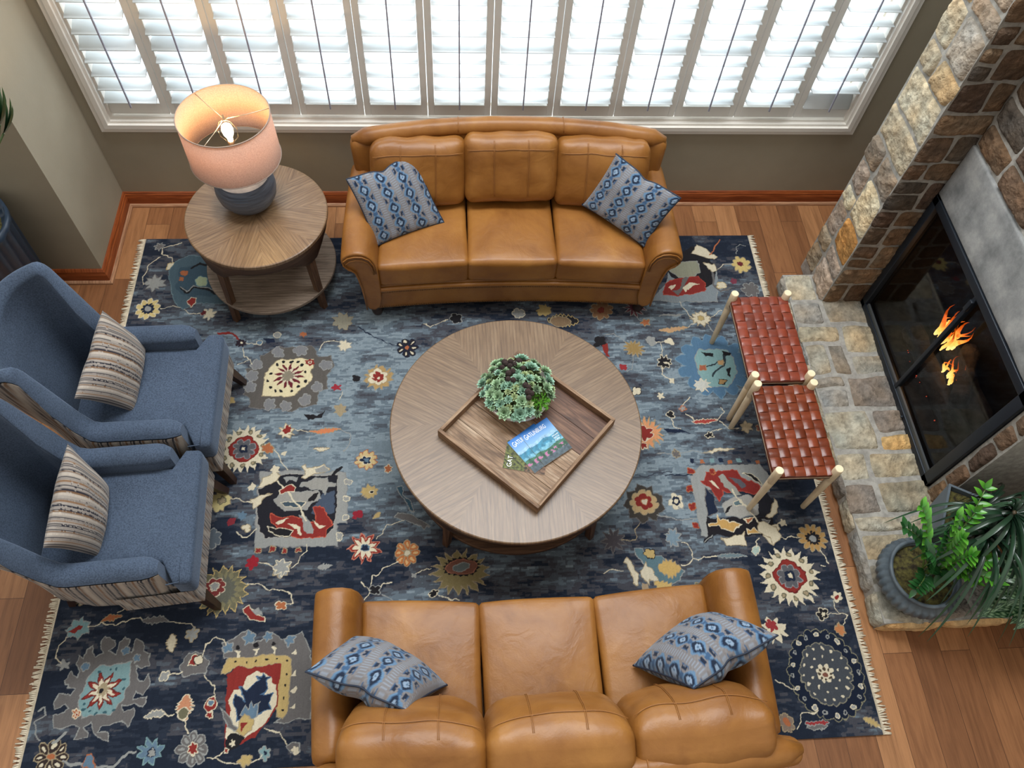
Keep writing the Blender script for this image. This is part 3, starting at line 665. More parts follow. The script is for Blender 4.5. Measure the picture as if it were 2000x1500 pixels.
pillow('striped_pillow', pz(192, 1088, .49), pz(212, 950, .49), pz(84, 1070, .80), pz(132, 866, .80), .075, stripe, M_STRIPE, 'striped woven pillow in the blue armchair nearer the camera', group=GS, turn=True, seed=6, chop=.03, piping=None, n=110)
# ---- blue armchairs
t = NT('blue_chenille'); co = t.coords('Object'); r = t.ramp(t.noise(co, 150, 4, .6), [(.35, srgb((56, 67, 83))), (.6, srgb((76, 89, 108)))]); r2 = t.ramp(t.noise(co, 4, 3), [(.35, (.9,)*3), (.65, (1.1,)*3)])
t.l(t.mix(1.0, r.outputs[0], r2.outputs[0], 'MULTIPLY'), t.b.inputs['Base Color']); t.setp(Roughness=.85, Specular_IOR_Level=.2, Sheen_Weight=.35, Sheen_Roughness=.4)
t.b.inputs['Sheen Tint'].default_value = (.6, .75, 1, 1); t.bump(t.noise(co, 500, 2), .25, .002); M_BLUE = t.m
M_LEG = noisy('walnut_leg', (44, 30, 24), (62, 42, 32), 20, .35)
# plan path of the shell: near arm front -> back -> far arm front (chair faces +x)
def shell_pt(s):
    """s in -1..1 ; returns centreline x,y (plan), top height, thickness, lean"""
    a = abs(s); sg = 1 if s > 0 else -1
    if a > .52:      # arm
        k = (a-.52)/.48; x = -.245+k*.505; y = .277
        h = .60+.48*max(0, 1-k*4.2)**1.8; th = .112; ln = .0
    else:            # back, round the corner
        th_ = a/.52*PI/2; x = -.40+.155*(1-math.cos(th_))**1.2; y = .277*math.sin(th_)**.85
        k = a/.52; h = 1.02+.13*k**1.5-.06*max(0, (k-.88)/.12)**2; th = .10-.025*k; ln = .15*(1-k**3)
    return x, sg*y, h, th, ln
def make_chair(label):
    e = empty('armchair', (0, 0, 0), 0, label, 'armchair', 'blue armchairs along the rug edge')
    S = np.concatenate([np.linspace(-1, -.52, 16), np.linspace(-.50, .50, 41), np.linspace(.52, 1, 16)])
    P = np.array([shell_pt(s)[:2] for s in S]); T = np.gradient(P, axis=0); T /= np.linalg.norm(T, axis=1, keepdims=True); N = np.stack([T[:, 1], -T[:, 0]], 1)  # outward?
    N = np.where((np.sum(N*(P-np.array([.1, 0])), axis=1, keepdims=True) > 0), N, -N)
    inner = []; outer = []; NI = 12
    for i, s in enumerate(S):
        x, y, h, th, ln = shell_pt(s); endk = min(1, (1-abs(s))/.06)
        th = th*(.55+.45*endk**.5); hh = h-(.03*(1-endk)**2)
        ni = N[i]
        def pt(off_, z):
            L = ln*max(0, z-.40); dirx = np.array([ni[0], ni[1]*.25])
            q = P[i]+ni*off_+dirx*L; return (q[0], q[1], z)
        tp = .052 if abs(s) < .5 else .052-.02*(abs(s)-.5)/.5; r = th*.5; col = [pt(-r*.9, z) for z in np.linspace(.28, hh-r, 9)]
        col += [pt(-r*math.cos(a), hh-r+r*math.sin(a)) for a in np.linspace(.25, PI-.35, 9)]
        inner.append(col)
        outer.append([pt(r*.96, hh-r*.78), pt(r*1.02, hh-r*1.0)]+[pt(r-tp*min(1, (hh-r*1.3-z)/.5)**1.2 if z < hh-r*1.3-1e-6 else r, z) for k, z in enumerate(np.linspace(hh-r*1.3, .17, 10))]+[pt(r-tp-.03, .165)])
    def surf(rows, flip):
        V = [p for row in rows for p in row]; m = len(rows[0]); F = []
        for i in range(len(rows)-1):
            for j in range(m-1):
                q = (i*m+j, i*m+j+1, (i+1)*m+j+1, (i+1)*m+j); F.append(q[::-1] if flip else q)
        return V, F, m
    g = G(); V, F, m = surf(inner, False); g.add(V, F)
    # front ends of the arms
    for i in (0, len(S)-1):
        ring_ = [inner[i][k] for k in range(len(inner[i]))]+[outer[i][k] for k in range(2, len(outer[i]))]
        cx = np.mean([p[0] for p in ring_]); g.add(ring_, [tuple(range(len(ring_))) if i else tuple(range(len(ring_)))[::-1]])
    bk = g.obj('backrest_and_arms', M_BLUE, e)
    # striped outer cover (stripes run up and down round the shell)
    g = G(); V, F, m = surf(outer, False)
    # resample along the path for colour resolution
    rows = []; cols = []; L = 0; SS = 6; acc = 0
    for i in range(len(outer)-1):
        seg = np.linalg.norm(P[i+1]-P[i]); k2 = max(2, int(seg/.003))
        for k in range(k2):
            f = k/k2; row = [tuple(np.array(a)*(1-f)+np.array(b)*f) for a, b in zip(outer[i], outer[i+1])]
            rows.append(row); d = acc+seg*f; cols += [stripe(p[2]*1.0, (d+ (p[2]*.16))*1.3) for p in row]
        acc += seg
    rows.append(outer[-1]); cols += [stripe(p[2], (acc+p[2]*.16)*1.3) for p in outer[-1]]
    V, F, m = surf(rows, False); g.add(V, F, c=cols); g.obj('outer_cover', M_STRIPE, e)
    # striped base under the seat
    g = G(); V, F = softbox((.60, .62, .14), .02, 4, 2); n_ = 110
    V = []; C = []; F = []
    def strip_panel(p0, p1, z0, z1, n_):
        b = len(V)
        for k in range(n_+1):
            f = k/n_; q = np.array(p0)*(1-f)+np.array(p1)*f
            for z in (z0, (z0+z1)/2, z1): V.append((q[0], q[1], z)); C.append(stripe(z, np.linalg.norm(np.array(p1)-np.array(p0))*f*1.4+.3*z))
        for k in range(n_):
            for j in range(2): F.append((b+k*3+j, b+(k+1)*3+j, b+(k+1)*3+j+1, b+k*3+j+1))
    strip_panel((.355, -.325), (.355, .325), .17, .335, 220); strip_panel((.0, -.335), (.355, -.325), .17, .335, 110); strip_panel((.355, .325), (.0, .335), .17, .335, 110)
    b = len(V); V += [(.354, -.319, .335), (.354, .319, .335), (-.28, .215, .335), (-.28, -.215, .335), (.354, -.319, .17), (.354, .319, .17), (-.28, .215, .17), (-.28, -.215, .17)]; C += [srgb((150, 140, 130))]*8
    F += [(b, b+1, b+2, b+3), (b+4, b+7, b+6, b+5)]; g.add(V, F, c=C); g.obj('seat_rail', M_STRIPE, e)
    # T-shaped seat cushion
    V, F = softbox((.66, .465, .15), .025, 12, 3); V = np.array(V)
    wide = np.clip((V[:, 0]-.205)/.03, 0, 1); V[:, 1] *= 1+.42*wide
    V[:, 2] += .018*np.clip(1-(V[:, 0]/.33)**2, 0, 1)*np.clip(1-(V[:, 1]/.33)**2, 0, 1)*(V[:, 2] > 0); V[:, 2] -= .010*np.clip((V[:, 0]-.2)/.13, 0, 1)
    V += np.array([.045, 0, .335+.075]); g = G(); g.add(V, F); sc2 = g.obj('seat_cushion', M_BLUE, e)
    g = G(); tube(g, [(.325, -.32, .478), (.325, 0, .481), (.325, .32, .478)], .003, 6); tube(g, [(.325, -.325, .476), (.27, -.333, .477)], .003, 6); g.obj('welt', M_BLUE, sc2)
    for sx_, sy in ((1, 1), (1, -1), (-1, 1), (-1, -1)):
        g = G(); x0, y0 = (.315, sy*.28) if sx_ > 0 else (-.27, sy*.19); dx, dy = (.055*sx_, .03*sy)
        a, b_ = .027, .016; V = [(x0+i*a, y0+j*a, .20) for i, j in ((-1,-1),(1,-1),(1,1),(-1,1))]+[(x0+dx+i*b_, y0+dy+j*b_, 0) for i, j in ((-1,-1),(1,-1),(1,1),(-1,1))]
        g.add(V, [(0,1,2,3),(7,6,5,4),(0,4,5,1),(1,5,6,2),(2,6,7,3),(3,7,4,0)]); g.obj('leg', M_LEG, e, smooth=False)
    return e
c1 = make_chair('blue armchair with striped outer fabric, the one nearer the window and end table'); c1.location = (-1.568, 2.108, .0125); c1.rotation_euler = (0, 0, .03)
c2 = copy_tree(c1); c2['label'] = 'blue armchair with striped outer fabric, the one nearer the camera'; c2.location = (-1.572, 1.42, .0125); c2.rotation_euler = (0, 0, .065)
# ---- round oak tables (end table and coffee table)
M_OAK = wood('weathered_oak', (96, 73, 52), (118, 93, 68), (136, 112, 86), 22, .36, spec=.6)
M_OAKD = wood('oak_apron', (62, 44, 32), (92, 66, 48), (112, 84, 62), 15, .5)
M_SHELF = wood('grey_oak_shelf', (104, 90, 78), (134, 118, 104), (156, 140, 124), 12, .5)
def wedge_top(g, R, z0, z1, nw, a0, nring=64):
    """round top veneered in wedges with grain running outward from the middle"""
    for w in range(nw):
        b0 = a0+2*PI*w/nw; b1 = b0+2*PI/nw; mid = (b0+b1)/2; off_ = random.random()*20; V = []; UV = []; F = []
        k = nring//nw
        def uv(x, y): return (x*math.cos(mid)+y*math.sin(mid)+off_, -x*math.sin(mid)+y*math.cos(mid)+off_*.7)
        V.append((0, 0, z1)); UV.append(uv(0, 0))
        bev = .006
        for i in range(k+1):
            a = b0+(b1-b0)*i/k; c_, s_ = math.cos(a), math.sin(a)
            for (rr, zz) in ((R-bev, z1), (R-.001, z1-.003), (R, z1-bev), (R, z0+bev), (R-bev, z0)):
                V.append((rr*c_, rr*s_, zz)); u = uv(rr*c_, rr*s_); UV.append((u[0]+(z1-zz), u[1]))
        V.append((0, 0, z0)); UV.append(uv(0, 0)); e_ = len(V)-1
        for i in range(k):
            p, q = 1+i*5, 1+(i+1)*5
            F.append((0, p, q))
            for j in range(4): F.append((p+j, p+j+1, q+j+1, q+j))
            F.append((e_, q+4, p+4))
        g.add(V, F, uv=UV)
def round_table(name, loc, R, H, label, cat, legs_a, shelf_R, shelf_z, nw, a0, leg_r0, leg_r1, apron, nleg=4):
    e = empty(name, loc, 0, label, cat)
    g = G(); wedge_top(g, R, H-.028, H, nw, a0, 96); g.obj('tabletop', M_OAK, e, smooth=False)
    # apron: ring with arched underside between the legs
    g = G(); n = 120; ri, ro = R-.055, R-.018; V = []; F = []
    for i in range(n):
        a = 2*PI*i/n; k = min(abs(math.remainder(a-la, 2*PI)) for la in legs_a)/(PI/nleg); zb = H-.028-apron*(1-.50*min(1, max(0, (k-.16)/.35))**.7)
        c_, s_ = math.cos(a), math.sin(a); V += [(ro*c_, ro*s_, H-.028), (ro*c_, ro*s_, zb), (ri*c_, ri*s_, zb), (ri*c_, ri*s_, H-.028)]
    for i in range(n):
        j = (i+1) % n
        for k in range(3): F.append((i*4+k, i*4+k+1, j*4+k+1, j*4+k))
    g.add(V, F, uv=[(math.atan2(v[1], v[0])*R, v[2]) for v in V]); g.obj('apron', M_OAKD, e)
    for la in legs_a:
        g = G(); V = []; zz = [H-.03, H-.12*H/.6, H*.45, H*.2, 0]; ws = [.075, .05, .042, .036, .030]; th = .036
        for z, w in zip(zz, ws):
            f = 1-z/H; rr = leg_r0+(leg_r1-leg_r0)*f**1.3
            for (o1, o2) in ((-.5, -.5), (.5, -.5), (.5, .5), (-.5, .5)):
                r2 = rr+o1*th; t2 = o2*w; V.append((r2*math.cos(la)-t2*math.sin(la), r2*math.sin(la)+t2*math.cos(la), z))
        F = [(0, 1, 2, 3)]
        for i in range(4):
            for k in range(4): F.append((i*4+k, i*4+(k+1) % 4, (i+1)*4+(k+1) % 4, (i+1)*4+k)[::-1])
        F.append((16, 19, 18, 17)); g.add(V, F); g.obj('leg', M_OAKD, e, smooth=False, autouv='z')
    g = G(); lathe(g, [(.001, 0), (shelf_R-.004, 0), (shelf_R, .004), (shelf_R, .022), (shelf_R-.004, .026), (.001, .026)], 72, cap=False)
    o = g.obj('shelf', M_SHELF if shelf_R < .45 else M_OAKD, e, smooth=False, autouv='x'); o.location = (0, 0, shelf_z)
    return e
round_table('end_table', (-1.09, 3.19, .0125), .395, .59, 'round oak end table with lower shelf in the corner, carrying the lamp', 'table', [math.radians(a) for a in (236, 324, 56, 144)], .385, .14, 8, .2, .345, .375, .13)
round_table('coffee_table', (.318, 1.892, .0125), .643, .44, 'large round oak coffee table in the middle of the rug', 'table', [math.radians(a) for a in (232, 310, 52, 130)], .575, .075, 6, math.radians(60), .565, .60, .11)
# ================================================================ OBJECTS
# ---- table lamp
M_POT = NT('blue_grey_stoneware'); co = M_POT.coords('Object', (1, 1, 9)); r = M_POT.ramp(M_POT.noise(co, 5, 5), [(.3, srgb((54, 62, 74))), (.7, srgb((92, 100, 112)))])
M_POT.l(r.outputs[0], M_POT.b.inputs['Base Color']); M_POT.setp(Roughness=.4); M_POT.bump(M_POT.noise(co, 9, 2), .5, .006); M_POT = M_POT.m
M_GLAZE = noisy('pearl_glaze', (168, 164, 160), (206, 200, 194), 12, .22)
t = NT('linen_shade'); co = t.coords('Object'); d = t.n('ShaderNodeBsdfDiffuse'); tl = t.n('ShaderNodeBsdfTranslucent'); ms = t.n('ShaderNodeMixShader'); ms.inputs[0].default_value = .42
r = t.ramp(t.noise(co, 160, 3), [(.35, srgb((206, 174, 158))), (.65, srgb((222, 194, 178)))]); t.l(r.outputs[0], d.inputs[0]); t.l(r.outputs[0], tl.inputs[0]); t.l(d.outputs[0], ms.inputs[1]); t.l(tl.outputs[0], ms.inputs[2]); t.l(ms.outputs[0], t.o.inputs['Surface']); M_SHADE = t.m
M_BRASS = plain('brushed_nickel', (190, 180, 160), .3, .9)
LX, LY, LZ = -1.13, 3.27, .603
lamp = empty('table_lamp', (LX, LY, LZ), 0, 'table lamp with linen drum shade, lit bulb and grey pottery base on the end table', 'lamp')
g = G(); lathe(g, [(.001, 0), (.085, 0), (.10, .006), (.135, .04), (.158, .08), (.166, .125), (.163, .165), (.155, .19), (.145, .22)], 48, cap=False); b = g.obj('lamp_base', M_POT, lamp)
g = G(); lathe(g, [(.145, .22), (.135, .242), (.115, .266), (.085, .285), (.05, .296), (.03, .30), (.022, .33)], 48, cap=False); g.obj('glazed_shoulder', M_GLAZE, b)
g = G(); lathe(g, [(.012, .32), (.012, .40), (.018, .405), (.018, .45), (.014, .455)], 16); g.obj('socket', M_BRASS, lamp)
SZ_, ST_, SR = .345, .618, .236
g = G(); lathe(g, [(SR, SZ_), (SR-.004, ST_), (SR-.0065, ST_), (SR-.0025, SZ_), (SR, SZ_)], 72, cap=False); sh = g.obj('lamp_shade', M_SHADE, lamp)
M_TAPE = plain('taupe_trim_tape', (150, 132, 120), .7)
for zz, rr in ((SZ_, SR), (ST_, SR-.004)):
    g = G(); tube(g, [(rr*math.cos(a), rr*math.sin(a), zz) for a in np.linspace(0, 2*PI, 73)], .0032, 6, cap=False); g.obj('shade_rim', M_TAPE, sh)
for k in range(3):
    a = .25+k*2*PI/3; g = G(); tube(g, [(.012*math.cos(a), .012*math.sin(a), .595), (.12*math.cos(a), .12*math.sin(a), .60), ((SR-.006)*math.cos(a), (SR-.006)*math.sin(a), ST_-.004)], .0022, 6); g.obj('spider_arm', M_BRASS, sh)
g = G(); lathe(g, [(.001, .588), (.012, .588), (.012, .6), (.005, .606), (.005, .618), (.001, .622)], 12, cap=False); g.obj('finial', M_BRASS, lamp)
for s in (-1, 1):
    g = G(); tube(g, [(s*.012, 0, .44), (s*.045, 0, .48), (s*.05, 0, .53), (s*.03, 0, .575), (0, 0, .59)], .002, 6); g.obj('harp', M_BRASS, lamp)
t = NT('lit_bulb'); em = t.n('ShaderNodeEmission'); em.inputs[0].default_value = (1, .78, .42, 1); em.inputs[1].default_value = 14; t.l(em.outputs[0], t.o.inputs['Surface'])
g = G(); lathe(g, [(.001, .455), (.013, .455), (.015, .475), (.026, .50), (.030, .525), (.026, .548), (.014, .56), (.001, .564)], 20, cap=False); g.obj('bulb', t.m, lamp)
l = bpy.data.lights.new('lamp_light', 'POINT'); l.energy = 6.5; l.color = (1.0, .60, .20); l.shadow_soft_size = .035
o = bpy.data.objects.new('lamp_light', l); COL.objects.link(o); o.location = (LX, LY, LZ+.585)
# ---- rustic tray on the coffee table
M_BARN = wood('reclaimed_barn_wood', (80, 58, 42), (134, 104, 78), (176, 150, 122), 11, .6, bump=.5)
M_BARN2 = wood('reclaimed_board', (100, 76, 56), (146, 118, 92), (186, 164, 140), 9, .55, bump=.5)
M_BARN3 = wood('dark_reclaimed_board', (58, 38, 30), (96, 66, 50), (128, 94, 72), 9, .5, bump=.5)
TZ = .453; tray = empty('wooden_tray', (.366, 1.846, TZ), math.radians(-42.4), 'square reclaimed wood serving tray on the round coffee table', 'tray')
h = .318
for k in range(4):
    g = G(); V, F = softbox((2*h if k % 2 == 0 else 2*h-.036, .018, .062), .002, 3, 1); a = k*PI/2; V = V+np.array([0, -h+.009, .031])
    V = [(v[0]*math.cos(a)-v[1]*math.sin(a), v[0]*math.sin(a)+v[1]*math.cos(a), v[2]) for v in V]; g.add(V, F); g.obj('side', M_BARN, tray, smooth=False, autouv='x' if k % 2 == 0 else 'y')
w5 = (2*h-.036)/5
for k in range(5):
    g = G(); y0 = -h+.018+k*w5; box(g, (-h+.018, y0+.001, .002), (h-.018, y0+w5-.001, .014), bev=.001); g.obj('board', [M_BARN2, M_BARN2, M_BARN2, M_BARN3, M_BARN3][k], tray, smooth=False, autouv='x')
# ---- bowl of succulents
M_CER = noisy('stone_bowl_glaze', (176, 168, 158), (206, 200, 192), 14, .5, .2, 80)
M_SUCC = vcol('succulent_leaf', .5, 0, 80, .002, .4)
M_POD = noisy('dark_seed_pod', (44, 34, 32), (78, 62, 58), 60, .95, 1.0, 420, bd=.006)
BXc, BYc, BZ = .322, 2.02, TZ+.0145
bowl = empty('succulent_bowl', (BXc, BYc, BZ), 0, 'grey ceramic bowl filled with succulents and dark seed pods in the tray', 'planter')
g = G(); lathe(g, [(.001, 0), (.09, 0), (.10, .004), (.14, .03), (.168, .065), (.176, .095), (.172, .098), (.168, .092), (.15, .085), (.001, .085)], 56, cap=False); g.obj('bowl', M_CER, bowl)
g = G(); lathe(g, [(.166, .084), (.10, .11), (.001, .125)], 32, cap=False); g.obj('moss', noisy('moss', (40, 50, 24), (84, 96, 50), 60, .95, .8, 120), bowl)
def leaf(g, base, d, L, w, c1, c2, upv=(0, 0, 1), curl=.3, n=5, fold=.25):
    """pointed oval leaf from base along d, curving towards upv"""
    d = Vector(d).normalized(); upv = Vector(upv); s = d.cross(upv)
    if s.length < 1e-3: s = Vector((1, 0, 0))
    s.normalize(); nrm = s.cross(d); V = []; C = []; F = []
    for i in range(n+1):
        f = i/n; ww = w*math.sin(PI*min(1, (f*.92+.08))**.85)*(.9 if i < n else .1)
        p = Vector(base)+d*L*f+nrm*(curl*L*f*f)
        V += [p-s*ww*.5+nrm*fold*ww*.5, p, p+s*ww*.5+nrm*fold*ww*.5]; cc = np.array(c1)*(1-f)+np.array(c2)*f; C += [cc*.92, cc*1.05, cc]
    for i in range(n):
        for k in range(2): F.append((i*3+k, i*3+k+1, (i+1)*3+k+1, (i+1)*3+k))
    g.add(V, F, c=C)
def rosette(R, cA, cB, rnd, layers=4, wide=.62):
    g = G(); ph = rnd.random()*6
    for l_ in range(layers):
        k = 8-l_; rr = R*(1-.24*l_); el = .15+.38*l_
        for i in range(k):
            a = ph+2*PI*i/k+l_*.45; leaf(g, (0, 0, .004*l_), (math.cos(a)*math.cos(el), math.sin(a)*math.cos(el), math.sin(el)), rr, rr*wide, np.array(cA)*(.45+.14*l_), np.minimum(1, np.array(cB)*1.15), curl=.22, n=4, fold=.45)  # leaf bases darkened, shade of the gaps put into the colour
    return g
rnd = random.Random(12); SG = [(srgb((96, 124, 84)), srgb((164, 196, 156))), (srgb((84, 112, 84)), srgb((150, 190, 166))), (srgb((110, 128, 84)), srgb((176, 192, 140))), (srgb((70, 92, 66)), srgb((130, 158, 120)))]
mes = [rosette(R, *SG[k % 4], rnd, wide=w_).mesh('succulent') for k, (R, w_) in enumerate(((.036, .8), (.03, .75), (.026, .7), (.032, .5), (.024, .8), (.038, .85)))]
for m_ in mes: m_.materials.append(M_SUCC)
pods = [(-.055, .125), (-.03, .14), (-.075, .10), (-.01, .115), (-.035, .105), (.012, .14), (-.045, .055), (-.025, .068), (.03, .085), (-.05, .02), (-.025, .012), (.035, -.02), (.05, -.03), (.045, -.055), (.062, -.062), (.048, -.085), (-.06, .14)]
def dome(x, y): return .085+.075*max(0, 1-(x*x+y*y)/.036)**.6
spots = []
for k in range(900):
    a = rnd.random()*2*PI; r_ = .178*math.sqrt(rnd.random()); x, y = r_*math.cos(a), r_*math.sin(a)+.008
    if any((x-p)**2+(y-q)**2 < .023**2 for p, q in pods): continue
    if math.hypot(x-.108, y+.085) < .058: continue
    if any((x-p)**2+(y-q)**2 < .029**2 for p, q in spots): continue
    spots.append((x, y))
for x, y in spots:
    me = mes[rnd.randrange(6)]; o = link('succulent', me, None, bowl, (x, y, dome(x, y)-.005))
    q = Vector((x*2.6, y*2.6, .55)).normalized().to_track_quat('Z', 'Y'); o.rotation_euler = q.to_euler(); s_ = .8+.45*rnd.random(); o.scale = (s_, s_, s_)
pg = G(); sphere(pg, (0, 0, 0), .0155, 14, 10); pm = pg.mesh('seed_pod'); pm.materials.append(M_POD)
for x, y in pods: o = link('seed_pod', pm, None, bowl, (x, y, dome(x, y)+.016)); s_ = .85+.3*rnd.random(); o.scale = (s_, s_, s_)
g = G()
for k in range(260):
    a = rnd.random()*6.283; r_ = .055*math.sqrt(rnd.random()); x, y = .108+r_*math.cos(a)*.9, -.085+r_*math.sin(a); d = (math.cos(a*7), math.sin(a*7), .9)
    leaf(g, (x, y, .10+.02*rnd.random()), d, .013, .009, srgb((60, 120, 30)), srgb((130, 200, 70)), n=2)
g.obj('green_sprigs', M_SUCC, bowl)
# ---- magazines
M_PRINT = vcol('printed_cover', .5, spec=.3); M_PAPER = plain('magazine_pages', (226, 222, 214), .7); M_INK = plain('white_lettering', (244, 246, 248), .35)
def cover_blue(u, v):
    sky = np.array(srgb((30, 112, 196))); sky2 = np.array(srgb((132, 176, 220)))
    n = noise.noise(Vector((u*3, v*5, 3))); n2 = fbm(u*9, v*12, 5, 4); c = sky*(v-.66)/.34+sky2*(1-(v-.66)/.34) if v > .66 else sky2
    if v < .66+.05*n: c = np.array(srgb((150, 188, 218)))*(1+.35*n2)
    if v < .56+.06*n: c = np.array(srgb((60, 130, 160)))*(1+.5*n2)
    if v < .42+.05*n2: c = np.array(srgb((110, 168, 190)))*(1+.5*n2)
    if v < .34+.05*n: c = np.array(srgb((52, 96, 74)))*(1+.8*n2)
    if v < .27 and n2 > .12: c = np.array(srgb((176, 110, 150)))
    if v < .16: c = np.array(srgb((70, 84, 92)))*(1+.9*n2)
    return np.clip(c, 0, 1)
def cover_green(u, v):
    n2 = fbm(u*14, v*14, 9, 4); c = np.array(srgb((86, 92, 44)))*(1+1.2*n2)
    if v < .5: c = np.array(srgb((104, 78, 60)))*(1+1.0*n2)
    if v > .3 and n2 < -.15: c = np.array(srgb((40, 44, 24)))
    return np.clip(c, 0, 1)
def magazine(label, TL, TR, H_, z, fn, title=None, tfun=None, thick=.0045):
    TL, TR = Vector(TL), Vector(TR); w = (TR-TL).length; a = math.atan2((TR-TL).y, (TR-TL).x)
    e = empty('magazine', (TL.x, TL.y, z), a, label, 'magazine', 'magazines fanned out in the tray')
    g = G(); box(g, (0, -H_, 0), (w, 0, thick-.0004)); g.obj('pages', M_PAPER, e, smooth=False)
    nx, ny = 60, 80; V = [(w*i/nx, -H_*(1-j/ny), thick) for j in range(ny+1) for i in range(nx+1)]; C = [fn(i/nx, j/ny) for j in range(ny+1) for i in range(nx+1)]
    F = [(j*(nx+1)+i, j*(nx+1)+i+1, (j+1)*(nx+1)+i+1, (j+1)*(nx+1)+i) for j in range(ny) for i in range(nx)]
    g = G(); g.add(V, F, c=C); cv = g.obj('cover', M_PRINT, e)
    def text(s, x, y, size, sx_=1, rot=0, nm='title'):
        cu = bpy.data.curves.new(nm, 'FONT'); cu.body = s; cu.size = size; cu.extrude = .0001
        tmp = bpy.data.objects.new('tmp', cu); COL.objects.link(tmp); bpy.context.view_layer.update()
        me = bpy.data.meshes.new_from_object(tmp); bpy.data.objects.remove(tmp, do_unlink=True)
        o = link(nm, me, M_INK, cv, (x, y, thick+.0003)); o.scale = (sx_, 1, 1); o.rotation_euler = (0, 0, rot); return o
    if tfun: tfun(text, w)
    return e
def t_main(T, w): T('G', .008, -.045, .042, .55); T('ATLINBURG', .0245, -.042, .034, .62); T('SMOKIES', w-.045, -.105, .011, .9, 0, 'cover_line'); T('VISITOR', w-.045, -.118, .011, .9, 0, 'cover_line'); T('GUIDE', w-.045, -.131, .011, .9, 0, 'cover_line')
def t_main2(T, w): T('G', .010, -.045, .042, .55); T('ATLINBURG', .0265, -.042, .034, .60)
def t_green(T, w): T('GAT', .010, -.040, .034, .9)
MZ = TZ+.0142
magazine('magazine with a green and brown forest cover, bottom of the fanned stack in the tray', (.232, 1.634, 0), (.265, 1.785, 0), .208, MZ, cover_green, tfun=t_green)
magazine('blue magazine in the middle of the fanned stack, mostly covered', (.262, 1.768, 0), (.262+.141, 1.768+.104, 0), .212, MZ+.005, cover_blue, tfun=t_main2)
magazine('blue magazine with a mountain lake cover, on top of the fanned stack in the tray', (.325, 1.807, 0), (.470, 1.902, 0), .208, MZ+.010, cover_blue, tfun=t_main)
# ---- woven leather stools
M_ASH = noisy('pale_ash_wood', (206, 184, 150), (222, 202, 170), 10, .5, stretch=(6, 6, 1))
M_ASHEND = noisy('ash_end_grain', (228, 210, 172), (236, 220, 186), 30, .6)
M_WOVEN = vcol('chestnut_leather', .30, .15, 60, .003, .5, var=.12, vscale=30)
M_CORD = plain('black_leather_cord', (22, 20, 22), .5)
def stool(label, x0, x1, y0, y1, seed, tone):
    e = empty('woven_stool', ((x0+x1)/2, (y0+y1)/2, .0125), 0, label, 'stool', 'woven leather stools in front of the hearth'); w, d = (x1-x0)/2, (y1-y0)/2; rn = random.Random(seed); Ht = .498
    for sx_ in (-1, 1):
        for sy in (-1, 1):
            g = G(); x, y = sx_*w, sy*d
            lathe(g, [(.013, 0), (.015, .004), (.017, .12), (.0195, .30), (.0205, .36), (.0185, .366), (.0215, .372), (.022, .44), (.022, Ht-.003), (.020, Ht)], 20, center=(x, y, 0)); lg = g.obj('leg', M_ASH, e)
            g = G(); lathe(g, [(.0195, Ht+.0002), (.0195, Ht+.0008)], 20, center=(x, y, 0)); g.obj('end_grain', M_ASHEND, lg, smooth=False)
    for s in (-1, 1):
        g = G(); tube(g, [(s*w, -d, .42), (s*w, d, .42)], .013, 12); g.obj('rail', M_ASH, e)
        g = G(); tube(g, [(-w, s*d, .42), (w, s*d, .42)], .013, 12); g.obj('rail', M_ASH, e)
        g = G(); tube(g, [(-w*.8, s*(d-.005), .40), (-w*.3, s*(d-.005), .375), (w*.4, s*(d-.005), .37), (w*.82, s*(d-.005), .40)], .004, 6); g.obj('cord', M_CORD, e)
    # basket weave: each cell is the visible span of a strap
    nx, ny = 6, 10; g = G(); X0, X1, Y0, Y1 = -w-.012, w+.012, -d-.012, d+.012; cw, ch = (X1-X0)/nx, (Y1-Y0)/ny; rows = [rn.random() for _ in range(ny)]; cols = [rn.random() for _ in range(nx)]
    for j in range(ny):
        for i in range(nx):
            vert = (i+j) % 2 == 0; cx, cy = X0+cw*(i+.5), Y0+ch*(j+.5)
            if abs(cx) > w-cw*.55 and abs(cy) > d-ch*.4: 
                pass
            k = (cols[i] if vert else rows[j]); base = np.array(srgb(tone))*(.70+.5*k+.15*rn.random()); V = []; C = []; F = []; m = 6
            for b in range(m+1):
                for a in range(m+1):
                    u, v = -1+2*a/m, -1+2*b/m; l_, c_ = (v, u) if vert else (u, v)
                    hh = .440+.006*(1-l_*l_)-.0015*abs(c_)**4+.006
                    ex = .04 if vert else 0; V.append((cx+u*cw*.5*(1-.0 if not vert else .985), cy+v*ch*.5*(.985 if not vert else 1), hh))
                    e_ = .55 if abs(l_) > .9 else (.72 if abs(c_) > .9 else 1); C.append(base*(1-.18*abs(l_)**3))
            for b in range(m):
                for a in range(m): F.append((b*(m+1)+a, b*(m+1)+a+1, (b+1)*(m+1)+a+1, (b+1)*(m+1)+a))
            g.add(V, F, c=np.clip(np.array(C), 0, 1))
    # straps turned down over the rails
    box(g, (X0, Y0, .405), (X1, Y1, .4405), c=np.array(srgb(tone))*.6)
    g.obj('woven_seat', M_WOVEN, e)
    return e
stool('woven chestnut leather stool nearer the window, beside the hearth', 1.598, 1.905, 2.118, 2.655, 5, (122, 54, 36))
stool('woven chestnut leather stool nearer the potted plants, beside the hearth', 1.600, 1.905, 1.560, 2.062, 9, (116, 52, 28))
